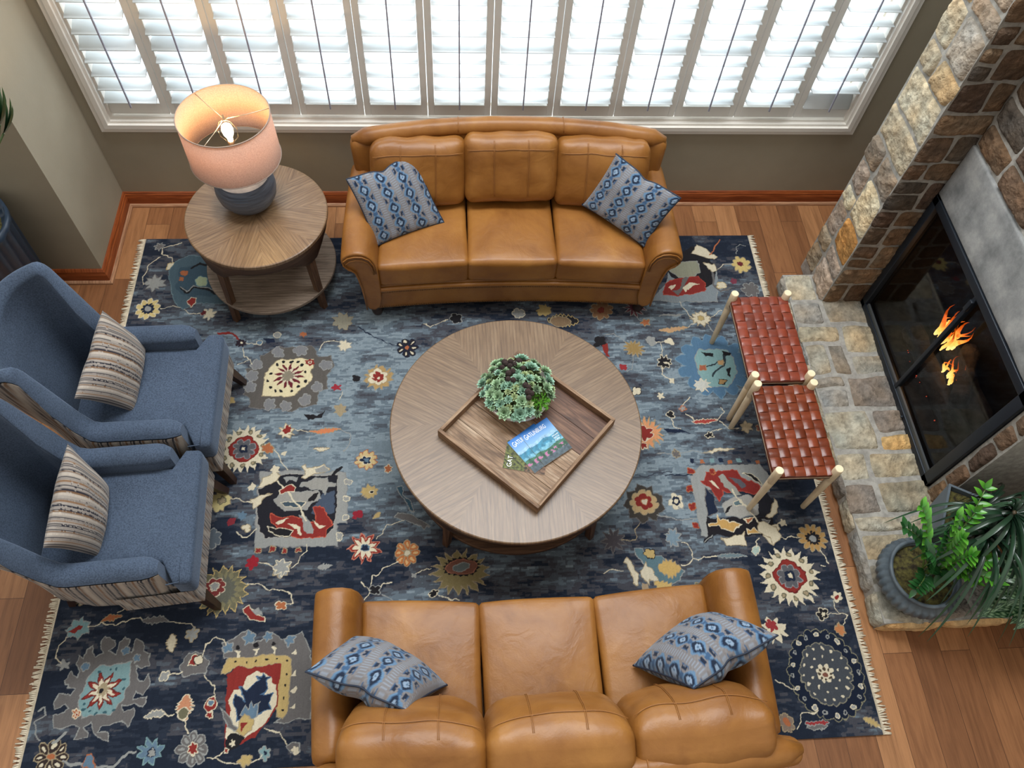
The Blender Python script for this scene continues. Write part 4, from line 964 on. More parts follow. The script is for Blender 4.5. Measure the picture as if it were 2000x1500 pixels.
# ---- potted plants on the hearth
M_LEAF = vcol('glossy_leaf', .28, spec=.5); M_SOIL = noisy('mossy_soil', (40, 32, 20), (98, 92, 46), 40, .95, 1.0, 90, bd=.01)
M_FLUTE = noisy('galvanised_fluted_pot', (66, 76, 84), (98, 108, 114), 10, .45); M_SLATE = noisy('slate_grey_fibre_pot', (88, 98, 106), (104, 114, 122), 4, .55, .1, 200)
def pinnate(g, base, tip, up_h, nl, L, w, cA, cB, rnd, stem=.005):
    base, tip = Vector(base), Vector(tip); pts = [base.lerp(tip, f)+Vector((0, 0, up_h*math.sin(PI*f*.62)-up_h*math.sin(PI*.62)*f)) for f in np.linspace(0, 1, 12)]
    gs, gl_ = g; tube(gs, pts, [stem*(1-.6*f) for f in np.linspace(0, 1, 12)], 6, c=srgb((96, 120, 60)))
    for i in range(nl):
        f = .30+.70*i/(nl-1); k = f*11; a = int(min(10, k)); p = pts[a].lerp(pts[a+1], k-a); d = (pts[a+1]-pts[a]).normalized(); s = d.cross(Vector((0, 0, 1))).normalized()
        for sg in (-1, 1):
            dd = (s*sg*1.0+d*.40+Vector((0, 0, .25+.25*rnd.random()))).normalized(); q = .8+.4*rnd.random(); c = np.array(cA)*(.8+.5*rnd.random())
            leaf(gl_, p, dd, L*q*(1-.35*abs(f-.6)), w*q, c, np.array(cB)*q, curl=-.15, n=5, fold=.25)
    leaf(gl_, tip, (pts[-1]-pts[-2]), L, w, cA, cB, n=5)
zz = empty('potted_plant', (2.285, 1.075, .128), 0, 'glossy green plant with feathered stems in a low fluted grey pot at the hearth corner', 'plant')
g = G(); fl = lambda a, z: 1+(.06*abs(math.sin(a*17)) if .02 < z < .165 else 0)
lathe(g, [(.001, 0), (.105, 0), (.115, .01), (.155, .04), (.186, .085), (.194, .12), (.186, .155), (.168, .17), (.174, .185), (.172, .198), (.160, .20), (.154, .19), (.15, .165), (.001, .165)], 240, cap=False, rfn=fl); g.obj('fluted_pot', M_FLUTE, zz)
g = G(); lathe(g, [(.151, .166), (.1, .178), (.001, .182)], 40, cap=False); g.obj('moss_top', M_SOIL, zz)
gs, gl_ = G(), G(); rn = random.Random(31); cA, cB = srgb((38, 104, 28)), srgb((100, 168, 54)); cA2, cB2 = srgb((20, 58, 26)), srgb((44, 92, 44)); off_ = Vector((2.285, 1.075, .128))
for (q, z, dark) in (((1800, 990), .78, 0), ((1768, 1030), .66, 1), ((1812, 1075), .62, 1), ((1905, 1000), .74, 0), ((1925, 955), .72, 0), ((1870, 1010), .80, 0), ((1945, 1135), .60, 0), ((1900, 1085), .66, 0), ((1880, 1050), .78, 0), ((1835, 1120), .45, 1), ((1900, 1130), .52, 0), ((1790, 1150), .40, 1), ((1850, 1040), .7, 1), ((1930, 1095), .6, 0)):
    T = pz(*q, z)-off_; b0 = Vector((.06*(rn.random()-.3), .05*(rn.random()-.4), .17)); pinnate((gs, gl_), b0, T, .14, 8, .058, .030, cA2 if dark else cA, cB2 if dark else cB, rn)
gs.obj('stems', M_LEAF, zz); gl_.obj('leaves', M_LEAF, zz)
# slate planter with strap leaves
A_ = pz(1854, 942, .42); B_ = pz(1838, 1027, .42); dv = (B_-A_); dv.z = 0; sd = .25; dv.normalize(); nv_ = Vector((-dv.y, dv.x, 0)); cen = (A_+B_)/2+nv_*sd/2; cen.z = .128; rot = math.atan2(dv.y, dv.x)
sp = empty('potted_plant', cen, rot, 'dark plant with long arching strap leaves in a square slate planter beside the fireplace', 'plant')
g = G(); V = []; F = []; prof = [(.098, 0), (.112, .15), (.124, .29), (.124, .292), (.112, .292), (.110, .25)]
for (r_, z) in prof: V += [(-r_, -r_, z), (r_, -r_, z), (r_, r_, z), (-r_, r_, z)]
for i in range(5):
    for k in range(4): F.append((i*4+k, i*4+(k+1) % 4, (i+1)*4+(k+1) % 4, (i+1)*4+k))
F.append((3, 2, 1, 0)); g.add(V, F); g.obj('square_planter', M_SLATE, sp, smooth=False)
g = G(); V, F = softbox((.22, .22, .03), .01, 10, 2); V = np.array(V)+np.array([0, 0, .25]); wr(V, .012, 30); g.add(V, F); g.obj('mossy_soil', M_SOIL, sp)
rn = random.Random(77)
def strap(g, base, d, L, w, rise, droop, cA, cB, n=14):
    d = Vector(d).normalized(); s = d.cross(Vector((0, 0, 1))).normalized(); V = []; C = []; F = []
    for i in range(n+1):
        f = i/n; p = Vector(base)+d*L*f*(1-.12*f)+Vector((0, 0, rise*f-droop*f*f)); ww = w*(math.sin(PI*(.12+.88*f)))**.7 if i < n else .0015
        for k, q in enumerate((-.5, 0, .5)): V.append(p+s*ww*q+Vector((0, 0, .22*ww*abs(q)*2))); cc = np.array(cA)*(1-f)+np.array(cB)*f; C.append(cc*(1.25 if k == 1 else .95))
    for i in range(n):
        for k in range(2): F.append((i*3+k, i*3+k+1, (i+1)*3+k+1, (i+1)*3+k))
    g.add(V, F, c=C)
gl_ = G(); gs = G(); dk, lt = srgb((16, 36, 24)), srgb((44, 72, 50)); heads = [((.10, .05, .60), 60), ((.04, -.02, .46), 44), ((.20, .0, .52), 50)]
for (hp, cnt) in heads:
    tube(gs, [(hp[0]*.3, hp[1]*.3, .25), (hp[0]*.8, hp[1]*.7, hp[2]*.7), hp], [.012, .01, .009], 8, c=srgb((90, 78, 60)))
    for k in range(cnt):
        a = 2*PI*k/cnt*2.618; L = (.30+.24*rn.random())*(1-.30*max(0, -math.cos(a)))*(1-.40*max(0, -math.sin(a)))*(.36 if (math.cos(a) < .15 and math.sin(a) < .2) else 1); el = rn.random(); t_ = .7+.7*rn.random()
        strap(gl_, (hp[0]+.01*math.cos(a), hp[1]+.01*math.sin(a), hp[2]-.06*rn.random()), (math.cos(a), math.sin(a), 0), L, .015+.009*rn.random(), .30*el+.08, .30+.30*rn.random(), np.array(dk)*t_, np.array(lt)*t_)
gs.obj('stems', M_LEAF, sp); gl_.obj('leaves', M_LEAF, sp)
# variegated plant at the right edge
ca = empty('potted_plant', (3.0, 1.02, 0), 0, 'plant with pale-veined oval leaves in a black pot on the floor at the right edge', 'plant')
g = G(); lathe(g, [(.001, 0), (.13, 0), (.15, .02), (.18, .28), (.19, .30), (.18, .30), (.17, .26), (.001, .26)], 40, cap=False); g.obj('black_pot', plain('black_pot_glaze', (20, 20, 22), .35), ca)
g = G(); lathe(g, [(.172, .262), (.1, .272), (.001, .276)], 30, cap=False); g.obj('soil', M_SOIL, ca)
gl_ = G(); gs = G()
def vein_leaf(g, base, d, L, w, rn):
    d = Vector(d).normalized(); s = d.cross(Vector((0, 0, 1))).normalized(); nrm = s.cross(d); n = 18; m = 6; V = []; C = []; F = []; A1, A2 = np.array(srgb((24, 66, 34))), np.array(srgb((150, 184, 140)))
    for i in range(n+1):
        f = i/n; ww = w*.5*math.sin(PI*(.03+.97*f)**.8) if i < n else .001; p = Vector(base)+d*L*f+nrm*(-.35*L*f*f)
        for k in range(-m, m+1):
            q = k/m; V.append(p+s*ww*q+nrm*(.14*ww*abs(q))); st = math.sin((f*8-abs(q)*1.3)*2*PI); c = A1*(1-.0)+0
            if abs(q) < .10 or (st > .55 and abs(q) < .86): c = A2*.9
            C.append(c)
    for i in range(n):
        for k in range(2*m): a = i*(2*m+1)+k; F.append((a, a+1, a+2*m+2, a+2*m+1))
    g.add(V, F, c=C)
rn = random.Random(5)
tips = [((1918, 1200), .35, 1), ((1990, 1225), .38, 1), ((1975, 1180), .48, 1), ((1935, 1160), .52, 0), ((1995, 1160), .55, 0), ((1960, 1130), .62, 0), ((1990, 1090), .7, 0), ((1965, 1060), .66, 0), ((2020, 1200), .45, 0), ((2030, 1130), .6, 0), ((1945, 1100), .60, 0), ((2010, 1060), .75, 0), ((1980, 1215), .3, 0), ((1950, 1190), .4, 0), ((2000, 1120), .68, 0), ((1975, 1150), .58, 0)]
for (q, z, _) in tips:
    T = pz(*q, z)-Vector((3.0, 1.02, 0)); b0 = Vector((.07*(rn.random()-.5), .07*(rn.random()-.5), .27)); out = Vector((T.x, T.y, 0)); L = .15+.05*rn.random(); dd = (out.normalized()*.9+Vector((.25*(rn.random()-.5), .25*(rn.random()-.5), .05))).normalized()
    S_ = T-dd*L+Vector((0, 0, .03)); tube(gs, [b0, b0.lerp(S_, .5)+Vector((0, 0, .10)), S_], .003, 5, c=srgb((60, 84, 44))); vein_leaf(gl_, S_, dd, L, .085+.02*rn.random(), rn)
for k in range(60):
    a = rn.random()*6.283; r_ = .12+.34*rn.random(); z = .35+.45*rn.random(); S_ = Vector((r_*math.cos(a)*.6, r_*math.sin(a)*.6, z)); dd = (math.cos(a), math.sin(a), .1)
    tube(gs, [(0, 0, .27), S_], .003, 5, c=srgb((60, 84, 44))); vein_leaf(gl_, S_, dd, .15, .08, rn)
gs.obj('stems', M_LEAF, ca); gl_.obj('leaves', M_LEAF, ca)
# ---- ribbed planter in the left corner
lp = empty('potted_plant', (-2.545, 2.93, 0), 0, 'tall ribbed dark blue planter with a leafy plant at the left edge', 'plant')
g = G(); lathe(g, [(.001, 0), (.22, 0), (.235, .02), (.25, .74), (.262, .76), (.262, .80), (.245, .80), (.235, .74), (.001, .73)], 288, cap=False, rfn=lambda a, z: 1+(.03*math.cos(a*24) if .02 < z < .75 else 0)); g.obj('ribbed_planter', plain('blue_black_glaze', (40, 54, 70), .3), lp)
g = G(); lathe(g, [(.236, .735), (.12, .75), (.001, .752)], 30, cap=False); g.obj('soil', M_SOIL, lp)
gs, gl_ = G(), G(); rn = random.Random(8)
for (q, z) in (((22, 185), 1.56), ((14, 160), 1.58), ((4, 138), 1.6), ((-30, 175), 1.6), ((0, 212), 1.55), ((-60, 120), 1.7), ((-90, 260), 1.5), ((-40, 60), 1.75)):
    T = pz(q[0]+30, q[1]+22, z)-Vector((-2.545, 2.93, 0)); B0 = Vector((.03*rn.random(), .03*rn.random(), .75)); mid = B0.lerp(T, .75)+Vector((0, 0, .04)); tube(gs, [B0, mid], .005, 6, c=srgb((70, 90, 50)))
    for k in range(3): leaf(gl_, mid, (T-mid)+Vector((.08*(rn.random()-.5), .08*(rn.random()-.8), .03*(rn.random()-.5))), (T-mid).length*(.8+.3*rn.random()), .045, srgb((24, 58, 34)), srgb((50, 92, 56)), n=6)
gs.obj('stems', M_LEAF, lp); gl_.obj('leaves', M_LEAF, lp)
# ================================================================ RUG (flat-woven pattern as colours on a fine mesh)
RX0, RX1, RY0, RY1 = -1.948, 2.010, .398, 3.525
CS = .0031
nx = int((RX1-RX0)/CS)+1; ny = int((RY1-RY0)/CS)+1
gx = np.linspace(RX0, RX1, nx); gy = np.linspace(RY0, RY1, ny); XX, YY = np.meshgrid(gx, gy)
# image coordinates of every knot, only used to lay out the abrash zones and motifs on the rug plane
def topx(X, Y, z=.012):
    c = np.stack([X, Y, np.full_like(X, z-CAMH)], -1) @ RM.T
    return 1000+FPX*c[..., 0]/c[..., 2], 750+FPX*c[..., 1]/c[..., 2]
PXX, PYY = topx(XX, YY)
rs = np.random.RandomState(4)
def vnoise(sx, sy, seed):
    r = np.random.RandomState(seed); cxn = int((RX1-RX0)/sx)+3; cyn = int((RY1-RY0)/sy)+3; T = r.rand(cyn, cxn)
    u = (XX-RX0)/sx; v = (YY-RY0)/sy; i = u.astype(int); j = v.astype(int); fu, fv = u-i, v-j; fu = fu*fu*(3-2*fu); fv = fv*fv*(3-2*fv)
    return (T[j, i]*(1-fu)+T[j, i+1]*fu)*(1-fv)+(T[j+1, i]*(1-fu)+T[j+1, i+1]*fu)*fv
def block(sx, sy, seed):
    r = np.random.RandomState(seed); j = ((YY-RY0)/sy).astype(int); sh = r.rand(j.max()+1)*sx; i = ((XX-RX0+sh[j])/sx).astype(int)
    T = r.rand(j.max()+1, i.max()+1); return T[j, i]
ZN = [(560, 700, 200, 110, 2.5), (700, 760, 160, 170, 3.0), (690, 920, 130, 110, 3.2), (540, 860, 110, 40, 2.7), (560, 610, 160, 40, 1.9), (900, 600, 330, 40, 1.7), (1290, 600, 160, 60, 1.9), (1290, 850, 100, 110, 3.1),
      (1400, 720, 110, 100, 2.3), (1330, 960, 120, 60, 2.6), (1450, 850, 80, 70, 1.8), (1240, 680, 70, 110, 2.0), (640, 1110, 260, 80, 1.1), (1120, 1120, 330, 70, 1.5), (850, 1170, 110, 40, 2.0), (450, 1300, 150, 50, 1.0), (480, 1030, 120, 60, .7), (390, 560, 110, 50, 1.7),
      (1010, 880, 350, 250, 2.3), (1560, 1190, 70, 60, .8), (1540, 1370, 60, 40, 1.2), (1000, 1400, 500, 120, .9), (150, 1450, 90, 50, .8)]
L = np.full_like(XX, .12); Wt = np.full_like(XX, .35)
for (cx, cy, rx, ry, lv) in ZN:
    w = np.exp(-(((PXX-cx)/rx)**2+((PYY-cy)/ry)**2)**1.2*1.1); L += w*lv*1.6; Wt += w*1.6
L = L/Wt
L = L+(vnoise(.30, .10, 1)-.5)*1.5+(vnoise(.11, .035, 2)-.5)*1.3+(block(.040, .013, 3)-.5)*.8+(block(.09, .026, 31)-.5)*.7+(vnoise(.05, .012, 7)-.5)*.6
XW = XX+(vnoise(.05, .05, 21)-.5)*.016+(vnoise(.016, .016, 22)-.5)*.009; YWp = YY+(vnoise(.05, .05, 23)-.5)*.016+(vnoise(.016, .016, 24)-.5)*.009
PALR = [srgb(c) for c in ((29, 36, 49), (38, 45, 58), (64, 65, 72), (76, 82, 90), (94, 106, 116), (122, 135, 143), (108, 121, 130))]
lv = np.digitize(L, [.45, .95, 1.45, 1.95, 2.5, 3.1]); img = np.array(PALR)[lv]
img = img*(1+.10*(block(.012, .006, 9)-.5)[..., None])
def W_(pts): return [tuple(pz(x, y, .012)[:2]) for x, y in pts]
def Z(zone, pts):
    ox, oy, k = {'A': (0, 1100, 3.226), 'B': (1480, 1000, 3.0), 'C': (240, 440, 3.261), 'D': (400, 850, 3.75), 'E': (1180, 440, 3.261), 'F': (1180, 850, 3.75), 'T': (740, 600, 2.885), 'P': (0, 0, 1)}[zone]
    return [(ox+x/k, oy+y/k) for x, y in pts]
def sub_(P, pad):
    P = np.array(P); pad = pad+.014; x0, y0 = P.min(0)-pad; x1, y1 = P.max(0)+pad
    i0, i1 = max(0, int((x0-RX0)/CS)), min(nx, int((x1-RX0)/CS)+2); j0, j1 = max(0, int((y0-RY0)/CS)), min(ny, int((y1-RY0)/CS)+2); return i0, i1, j0, j1
def seg_mask(P, w, closed):
    i0, i1, j0, j1 = sub_(P, w*2)
    if i1 <= i0 or j1 <= j0: return None
    X, Y = XW[j0:j1, i0:i1], YWp[j0:j1, i0:i1]; m = np.zeros_like(X, bool); n = len(P)
    for k in range(n if closed else n-1):
        (ax, ay), (bx, by) = P[k], P[(k+1) % n]; dx, dy = bx-ax, by-ay; t_ = np.clip(((X-ax)*dx+(Y-ay)*dy)/(dx*dx+dy*dy+1e-12), 0, 1)
        m |= (X-ax-t_*dx)**2+(Y-ay-t_*dy)**2 < w*w
    return i0, i1, j0, j1, m
def fillw(P, col, oc=None, ow=.0022):
    i0, i1, j0, j1 = sub_(P, .01)
    if i1 <= i0 or j1 <= j0: return
    X, Y = XW[j0:j1, i0:i1], YWp[j0:j1, i0:i1]; m = np.zeros_like(X, bool); n = len(P)
    for k in range(n):
        (ax, ay), (bx, by) = P[k], P[(k+1) % n]
        if ay == by: continue
        c = (ay > Y) != (by > Y); m ^= c & (X < (bx-ax)*(Y-ay)/(by-ay)+ax)
    v = img[j0:j1, i0:i1]; q = 1+.12*(rs.rand(*X.shape)-.5)[..., None]; v[m] = (np.array(srgb(col))*q)[m]
    if oc is not None: linew(P, oc, ow, True)
def linew(P, col, w=.0023, closed=False):
    r = seg_mask(P, w, closed)
    if r: i0, i1, j0, j1, m = r; img[j0:j1, i0:i1][m] = srgb(col)
NV, SL, CR, TN, GD, RD, OR, AQ, GY, BK, PB, LG, OL = (30, 38, 56), (60, 64, 80), (196, 186, 162), (146, 132, 106), (170, 148, 98), (124, 44, 40), (156, 94, 62), (112, 140, 142), (96, 93, 92), (32, 31, 34), (90, 112, 130), (136, 137, 134), (98, 95, 76)
def poly(z, pts, col, oc=None, ow=.0021): fillw(W_(Z(z, pts)), col, oc, ow)
def vine(z, pts, col=CR, w=.0023): linew(W_(Z(z, pts)), col, w)
def ctr(z, x, y): return pz(*Z(z, [(x, y)])[0], .012)
def rad(z, x, y): return (pz(x+1, y, .012)-pz(x, y, .012)).length
def radial(z, x, y, r, n, amp, kind, col, oc=None, rot=0.0, sx=1.0, sy=1.0, ow=.0021, ox=0, oy=0):
    """r in photo pixels"""
    px_, py_ = Z(z, [(x, y)])[0]; c = pz(px_, py_, .012); k = rad('P', px_, py_); P = []; N_ = max(48, n*10)
    for i in range(N_):
        a = 2*PI*i/N_; f = (a*n/(2*PI)) % 1
        if kind == 'lobe': q = 1-amp+amp*abs(math.cos(PI*f-PI/2))**.7
        elif kind == 'spike': q = 1-amp*abs(2*f-1)
        elif kind == 'serr': q = 1-amp*(abs(2*f-1)**.7)*(1 if int(a*n/(2*PI)) % 2 else .65)
        else: q = 1
        P.append((c.x+ox*k+r*k*q*sx*math.cos(a+rot), c.y+oy*k+r*k*q*sy*math.sin(a+rot)))
    fillw(P, col, oc, ow)
def flower(z, x, y, r, kind='daisy', c1=CR, c2=RD, c3=CR, n=8, oc=CR, rot=0.0):
    if kind == 'daisy':
        radial(z, x, y, r, n, .38, 'lobe', c1, oc, rot); radial(z, x, y, r*.52, n, .3, 'lobe', c2, None, rot+.3); radial(z, x, y, r*.24, 1, 0, 'c', c3)
    elif kind == 'star':
        radial(z, x, y, r, n, .55, 'spike', c1, oc, rot); radial(z, x, y, r*.62, n, .6, 'spike', c2, None, rot); radial(z, x, y, r*.25, 1, 0, 'c', c3)
    elif kind == 'petals':
        px_, py_ = Z(z, [(x, y)])[0]; c = pz(px_, py_, .012); k = rad('P', px_, py_)*r
        for i in range(n):
            a = rot+2*PI*i/n; u = (math.cos(a), math.sin(a)); v = (-u[1], u[0]); P = []
            for t_ in np.linspace(0, 2*PI, 16, endpoint=False): l_, w_ = .60+.40*math.cos(t_), .26*math.sin(t_)*(1+.35*math.cos(t_)); P.append((c.x+k*(u[0]*l_+v[0]*w_), c.y+k*(u[1]*l_+v[1]*w_)))
            fillw(P, c1, oc, .0021)
            P = [(c.x+k*(u[0]*(.66+.2*math.cos(t_))+v[0]*.09*math.sin(t_)), c.y+k*(u[1]*(.66+.2*math.cos(t_))+v[1]*.09*math.sin(t_))) for t_ in np.linspace(0, 2*PI, 10, endpoint=False)]; fillw(P, c2)
        radial(z, x, y, r*.22, 1, 0, 'c', c3, oc)
def sunburst(z, x, y, r):
    radial(z, x, y, r*1.08, 22, .30, 'serr', CR); 
    px_, py_ = Z(z, [(x, y)])[0]; c = pz(px_, py_, .012); k = rad('P', px_, py_)*r
    for i in range(11):
        a = 2*PI*i/11+.2; P = [(c.x+k*(.76*math.cos(a)+.08*math.cos(t_)), c.y+k*(.76*math.sin(a)+.08*math.sin(t_))) for t_ in np.linspace(0, 6.28, 9)]; fillw(P, TN, OL, .003)
    radial(z, x, y, r*.58, 4, .16, 'lobe', RD, (90, 30, 30), .78); radial(z, x, y, r*.44, 8, .35, 'lobe', (84, 84, 88), (130, 130, 132)); radial(z, x, y, r*.20, 4, .3, 'lobe', NV); radial(z, x, y, r*.09, 4, .5, 'spike', CR)
def sprig(z, x, y, L_, W2, ang, col, oc=None, n=6):
    """serrated leaf; L_, W2 photo px; ang in photo degrees (0 = right, 90 = up)"""
    px_, py_ = Z(z, [(x, y)])[0]; c = pz(px_, py_, .012); k = rad('P', px_, py_); a = math.radians(ang); u = (math.cos(a), math.sin(a)); v = (-u[1], u[0]); up_ = []; dn = []
    for i in range(2*n+1):
        f = i/(2*n); w = W2*.5*math.sin(PI*f)**.7*(1 if i % 2 else .62); l_ = (f-.5)*L_; up_.append((c.x+k*(u[0]*l_+v[0]*w), c.y+k*(u[1]*l_+v[1]*w))); dn.append((c.x+k*(u[0]*l_-v[0]*w), c.y+k*(u[1]*l_-v[1]*w)))
    fillw(up_+dn[::-1], col, oc, .0019)
# --- lower left: scrolled grey medallion with aqua heart
poly('A', [(560,530),(585,520),(600,590),(650,570),(640,500),(670,465),(715,480),(715,530),(680,560),(730,575),(745,500),(790,460),(815,480),(800,520),(830,560),(850,480),(900,500),(900,560),(940,570),(940,650),(880,670),(850,650),(860,720),(900,740),(935,700),(940,770),(900,830),(850,800),(840,850),(920,840),(900,905),(850,880),(780,890),(780,940),(850,910),(850,960),(800,1035),(770,1000),(640,1030),(620,1060),(690,1060),(690,1110),(630,1105),(600,1060),(570,1010),(520,1040),(550,1070),(540,1105),(470,1115),(490,1040),(440,1020),(370,1040),(330,1035),(340,960),(400,950),(440,930),(420,890),(350,910),(350,870),(380,810),(430,830),(440,850),(470,800),(430,780),(410,740),(440,680),(480,720),(500,680),(480,640),(500,590),(530,600),(550,560)], GY, LG)
poly('A', [(625,640),(820,630),(790,850),(700,960),(520,975),(500,850),(540,740)], AQ, LG)
for x, y in ((690, 660), (740, 665), (620, 690), (600, 960), (560, 945), (770, 740), (780, 790), (720, 930), (535, 880), (530, 920), (660, 950), (555, 760)): radial('A', x, y, 3, 1, 0, 'c', (54, 84, 92))
radial('A', 645, 810, 38, 9, .62, 'spike', RD, (90, 40, 36), .2); radial('A', 645, 810, 27, 9, .6, 'spike', CR, None, .2); radial('A', 650, 805, 13, 8, .3, 'lobe', TN); radial('A', 640, 815, 5, 1, 0, 'c', BK)
flower('A', 487, 942, 9, 'daisy', OR, CR, RD, 6); radial('A', 535, 655, 9, 5, .3, 'lobe', PB, LG); radial('A', 855, 605, 9, 5, .3, 'lobe', PB, LG); radial('A', 790, 550, 9, 5, .3, 'lobe', PB, LG)
# --- shield with red and cream, yellow border
poly('A', [(1400,500),(1560,430),(1600,500),(1650,470),(1690,420),(1730,440),(1780,480),(1910,430),(1960,560),(1960,980),(1720,1000),(1820,930),(1835,620),(1800,575),(1450,590),(1420,600)], GY, LG)
for (x, y) in ((1570, 470), (1690, 455), (1440, 530), (1830, 490)): radial('A', x, y, 13, 5, .45, 'spike', PB, LG)
poly('A', [(1405,640),(1450,590),(1800,575),(1835,620),(1820,930),(1780,970),(1740,960),(1760,640),(1470,660),(1430,705),(1400,690)], GD, TN)
for x, y in ((1487, 620), (1555, 616), (1617, 611), (1682, 607), (1745, 602), (1800, 627), (1800, 697), (1797, 775), (1790, 845), (1783, 925)): radial('A', x, y, 2.4, 1, 0, 'c', BK)
poly('A', [(1440,710),(1480,660),(1765,640),(1750,900),(1640,1040),(1600,1100),(1410,1190),(1410,1080),(1430,850)], RD)
poly('A', [(1450,860),(1480,790),(1530,780),(1560,720),(1620,680),(1700,720),(1705,755),(1740,770),(1745,800),(1740,900),(1640,1030),(1560,1090),(1430,1170),(1415,1090),(1440,950)], CR)
poly('A', [(1520,770),(1560,800),(1600,760),(1640,740),(1605,722),(1640,722),(1650,700),(1665,722),(1695,720),(1672,745),(1680,790),(1650,835),(1722,820),(1690,880),(1705,925),(1620,960),(1560,990),(1485,990),(1475,880),(1500,820),(1540,880)], NV, (70, 96, 124))
poly('A', [(1500,960),(1540,900),(1560,930),(1590,870),(1600,920),(1640,880),(1620,970),(1560,1000)], PB, LG)
poly('A', [(1385,905),(1440,960),(1500,1060),(1430,1030)], GY, LG); poly('A', [(1490,1060),(1500,990),(1535,955),(1590,1000),(1580,1060),(1530,1085)], GD, TN); poly('A', [(1510,1010),(1550,1010),(1525,1060)], RD)
poly('A', [(1412,1110),(1470,1065),(1545,1090),(1510,1150),(1420,1185)], BK); radial('A', 1465, 1125, 8, 5, .5, 'spike', CR); radial('A', 1425, 1175, 6, 4, .3, 'lobe', RD, CR)
for x, y in ((1500, 560), (1615, 545), (1730, 545)): poly('A', [(x-22, y-15), (x+22, y-15), (x+6, y+5), (x+8, y+28), (x-8, y+28), (x-6, y+5)], CR); radial('A', x, y-35, 4, 1, 0, 'c', BK)
for y in (560, 690, 800, 905): poly('A', [(1830, y+8), (1865, y-18), (1865, y+18)], CR)
# --- lower-left small flowers and vines
flower('A', 325, 1222, 32, 'petals', (52, 42, 40), CR, OR, 8, TN); flower('A', 1213, 1175, 31, 'petals', GY, LG, RD, 8, LG); radial('A', 1213, 1175, 11, 6, .3, 'lobe', RD, CR)
radial('A', 950, 1190, 27, 8, .5, 'serr', PB, AQ); radial('A', 950, 1190, 9, 6, .3, 'lobe', LG, NV); radial('A', 1665, 1205, 13, 6, .35, 'lobe', AQ, LG); radial('A', 1665, 1205, 4, 1, 0, 'c', NV)
radial('A', 490, 410, 25, 7, .45, 'serr', AQ, LG); poly('A', [(430, 430), (500, 390), (520, 400), (480, 440)], RD); radial('A', 395, 640, 13, 5, .5, 'spike', LG)
vine('A', [(550, 405), (590, 385), (640, 370), (680, 400), (740, 390), (830, 345), (880, 345), (930, 360), (1060, 360), (1110, 380), (1200, 385), (1220, 420)]); vine('A', [(420, 470), (370, 520), (355, 600), (385, 630)])
sprig('A', 705, 350, 42, 16, 12, OR, TN); sprig('A', 980, 360, 52, 18, -4, GY, LG); radial('A', 1215, 450, 14, 6, .4, 'lobe', LG, TN); vine('A', [(740, 310), (850, 225)])
sprig('A', 1080, 505, 36, 24, 105, CR, TN); poly('A', [(1135,650),(1190,560),(1270,570),(1320,620),(1300,690),(1220,700),(1150,710)], GY, LG); poly('A', [(1190,640),(1210,580),(1260,585),(1235,640)], RD, CR); radial('A', 1250, 612, 9, 1, 0, 'c', CR, BK)
vine('A', [(1270, 590), (1300, 510), (1360, 460), (1410, 480), (1430, 510)]); vine('A', [(1295, 700), (1340, 760), (1350, 850)]); radial('A', 1330, 890, 15, 1, 0, 'c', RD, CR, 0, .8, 1); radial('A', 1328, 880, 7, 1, 0, 'c', PB, CR); radial('A', 1322, 965, 7, 5, .3, 'lobe', RD, CR)
radial('A', 1035, 710, 10, 4, .4, 'lobe', LG, CR); vine('A', [(1060, 710), (1110, 705), (1150, 680)]); sprig('A', 1165, 910, 48, 36, 95, (176, 122, 92), CR, 7); radial('A', 1155, 945, 10, 1, 0, 'c', OL, CR)
sprig('A', 975, 955, 46, 18, 3, LG, CR); vine('A', [(1040, 955), (1100, 950)]); vine('A', [(1155, 980), (1160, 1030), (1190, 1080)]); vine('A', [(1300, 1215), (1350, 1230), (1400, 1190)]); vine('A', [(1350, 1230), (1440, 1260), (1560, 1268), (1620, 1240), (1640, 1215)])
vine('A', [(340, 1130), (370, 1100), (410, 1065)], LG, .006); vine('A', [(400, 1245), (450, 1275), (700, 1280), (740, 1260), (800, 1195), (860, 1195)], LG, .0055); poly('A', [(520, 1280), (545, 1220), (590, 1205), (605, 1260), (600, 1290)], PB, OR)
vine('A', [(1660, 1040), (1700, 1055), (1770, 1060), (1810, 1130), (1830, 1150)]); poly('A', [(1810, 1150), (1850, 1120), (1890, 1130), (1890, 1190), (1830, 1200)], GY, LG); radial('A', 1860, 1180, 8, 5, .4, 'lobe', CR); radial('A', 1540, 1245, 12, 5, .4, 'lobe', GD, TN)
vine('A', [(235, 930), (290, 900), (300, 950), (230, 1000), (220, 1080), (260, 1130)], LG, .003)
radial('A', 525, 220, 14, 6, .35, 'lobe', CR, TN); radial('A', 525, 218, 4, 1, 0, 'c', BK); poly('A', [(920, 235), (1100, 225), (1040, 255), (960, 255)], CR)
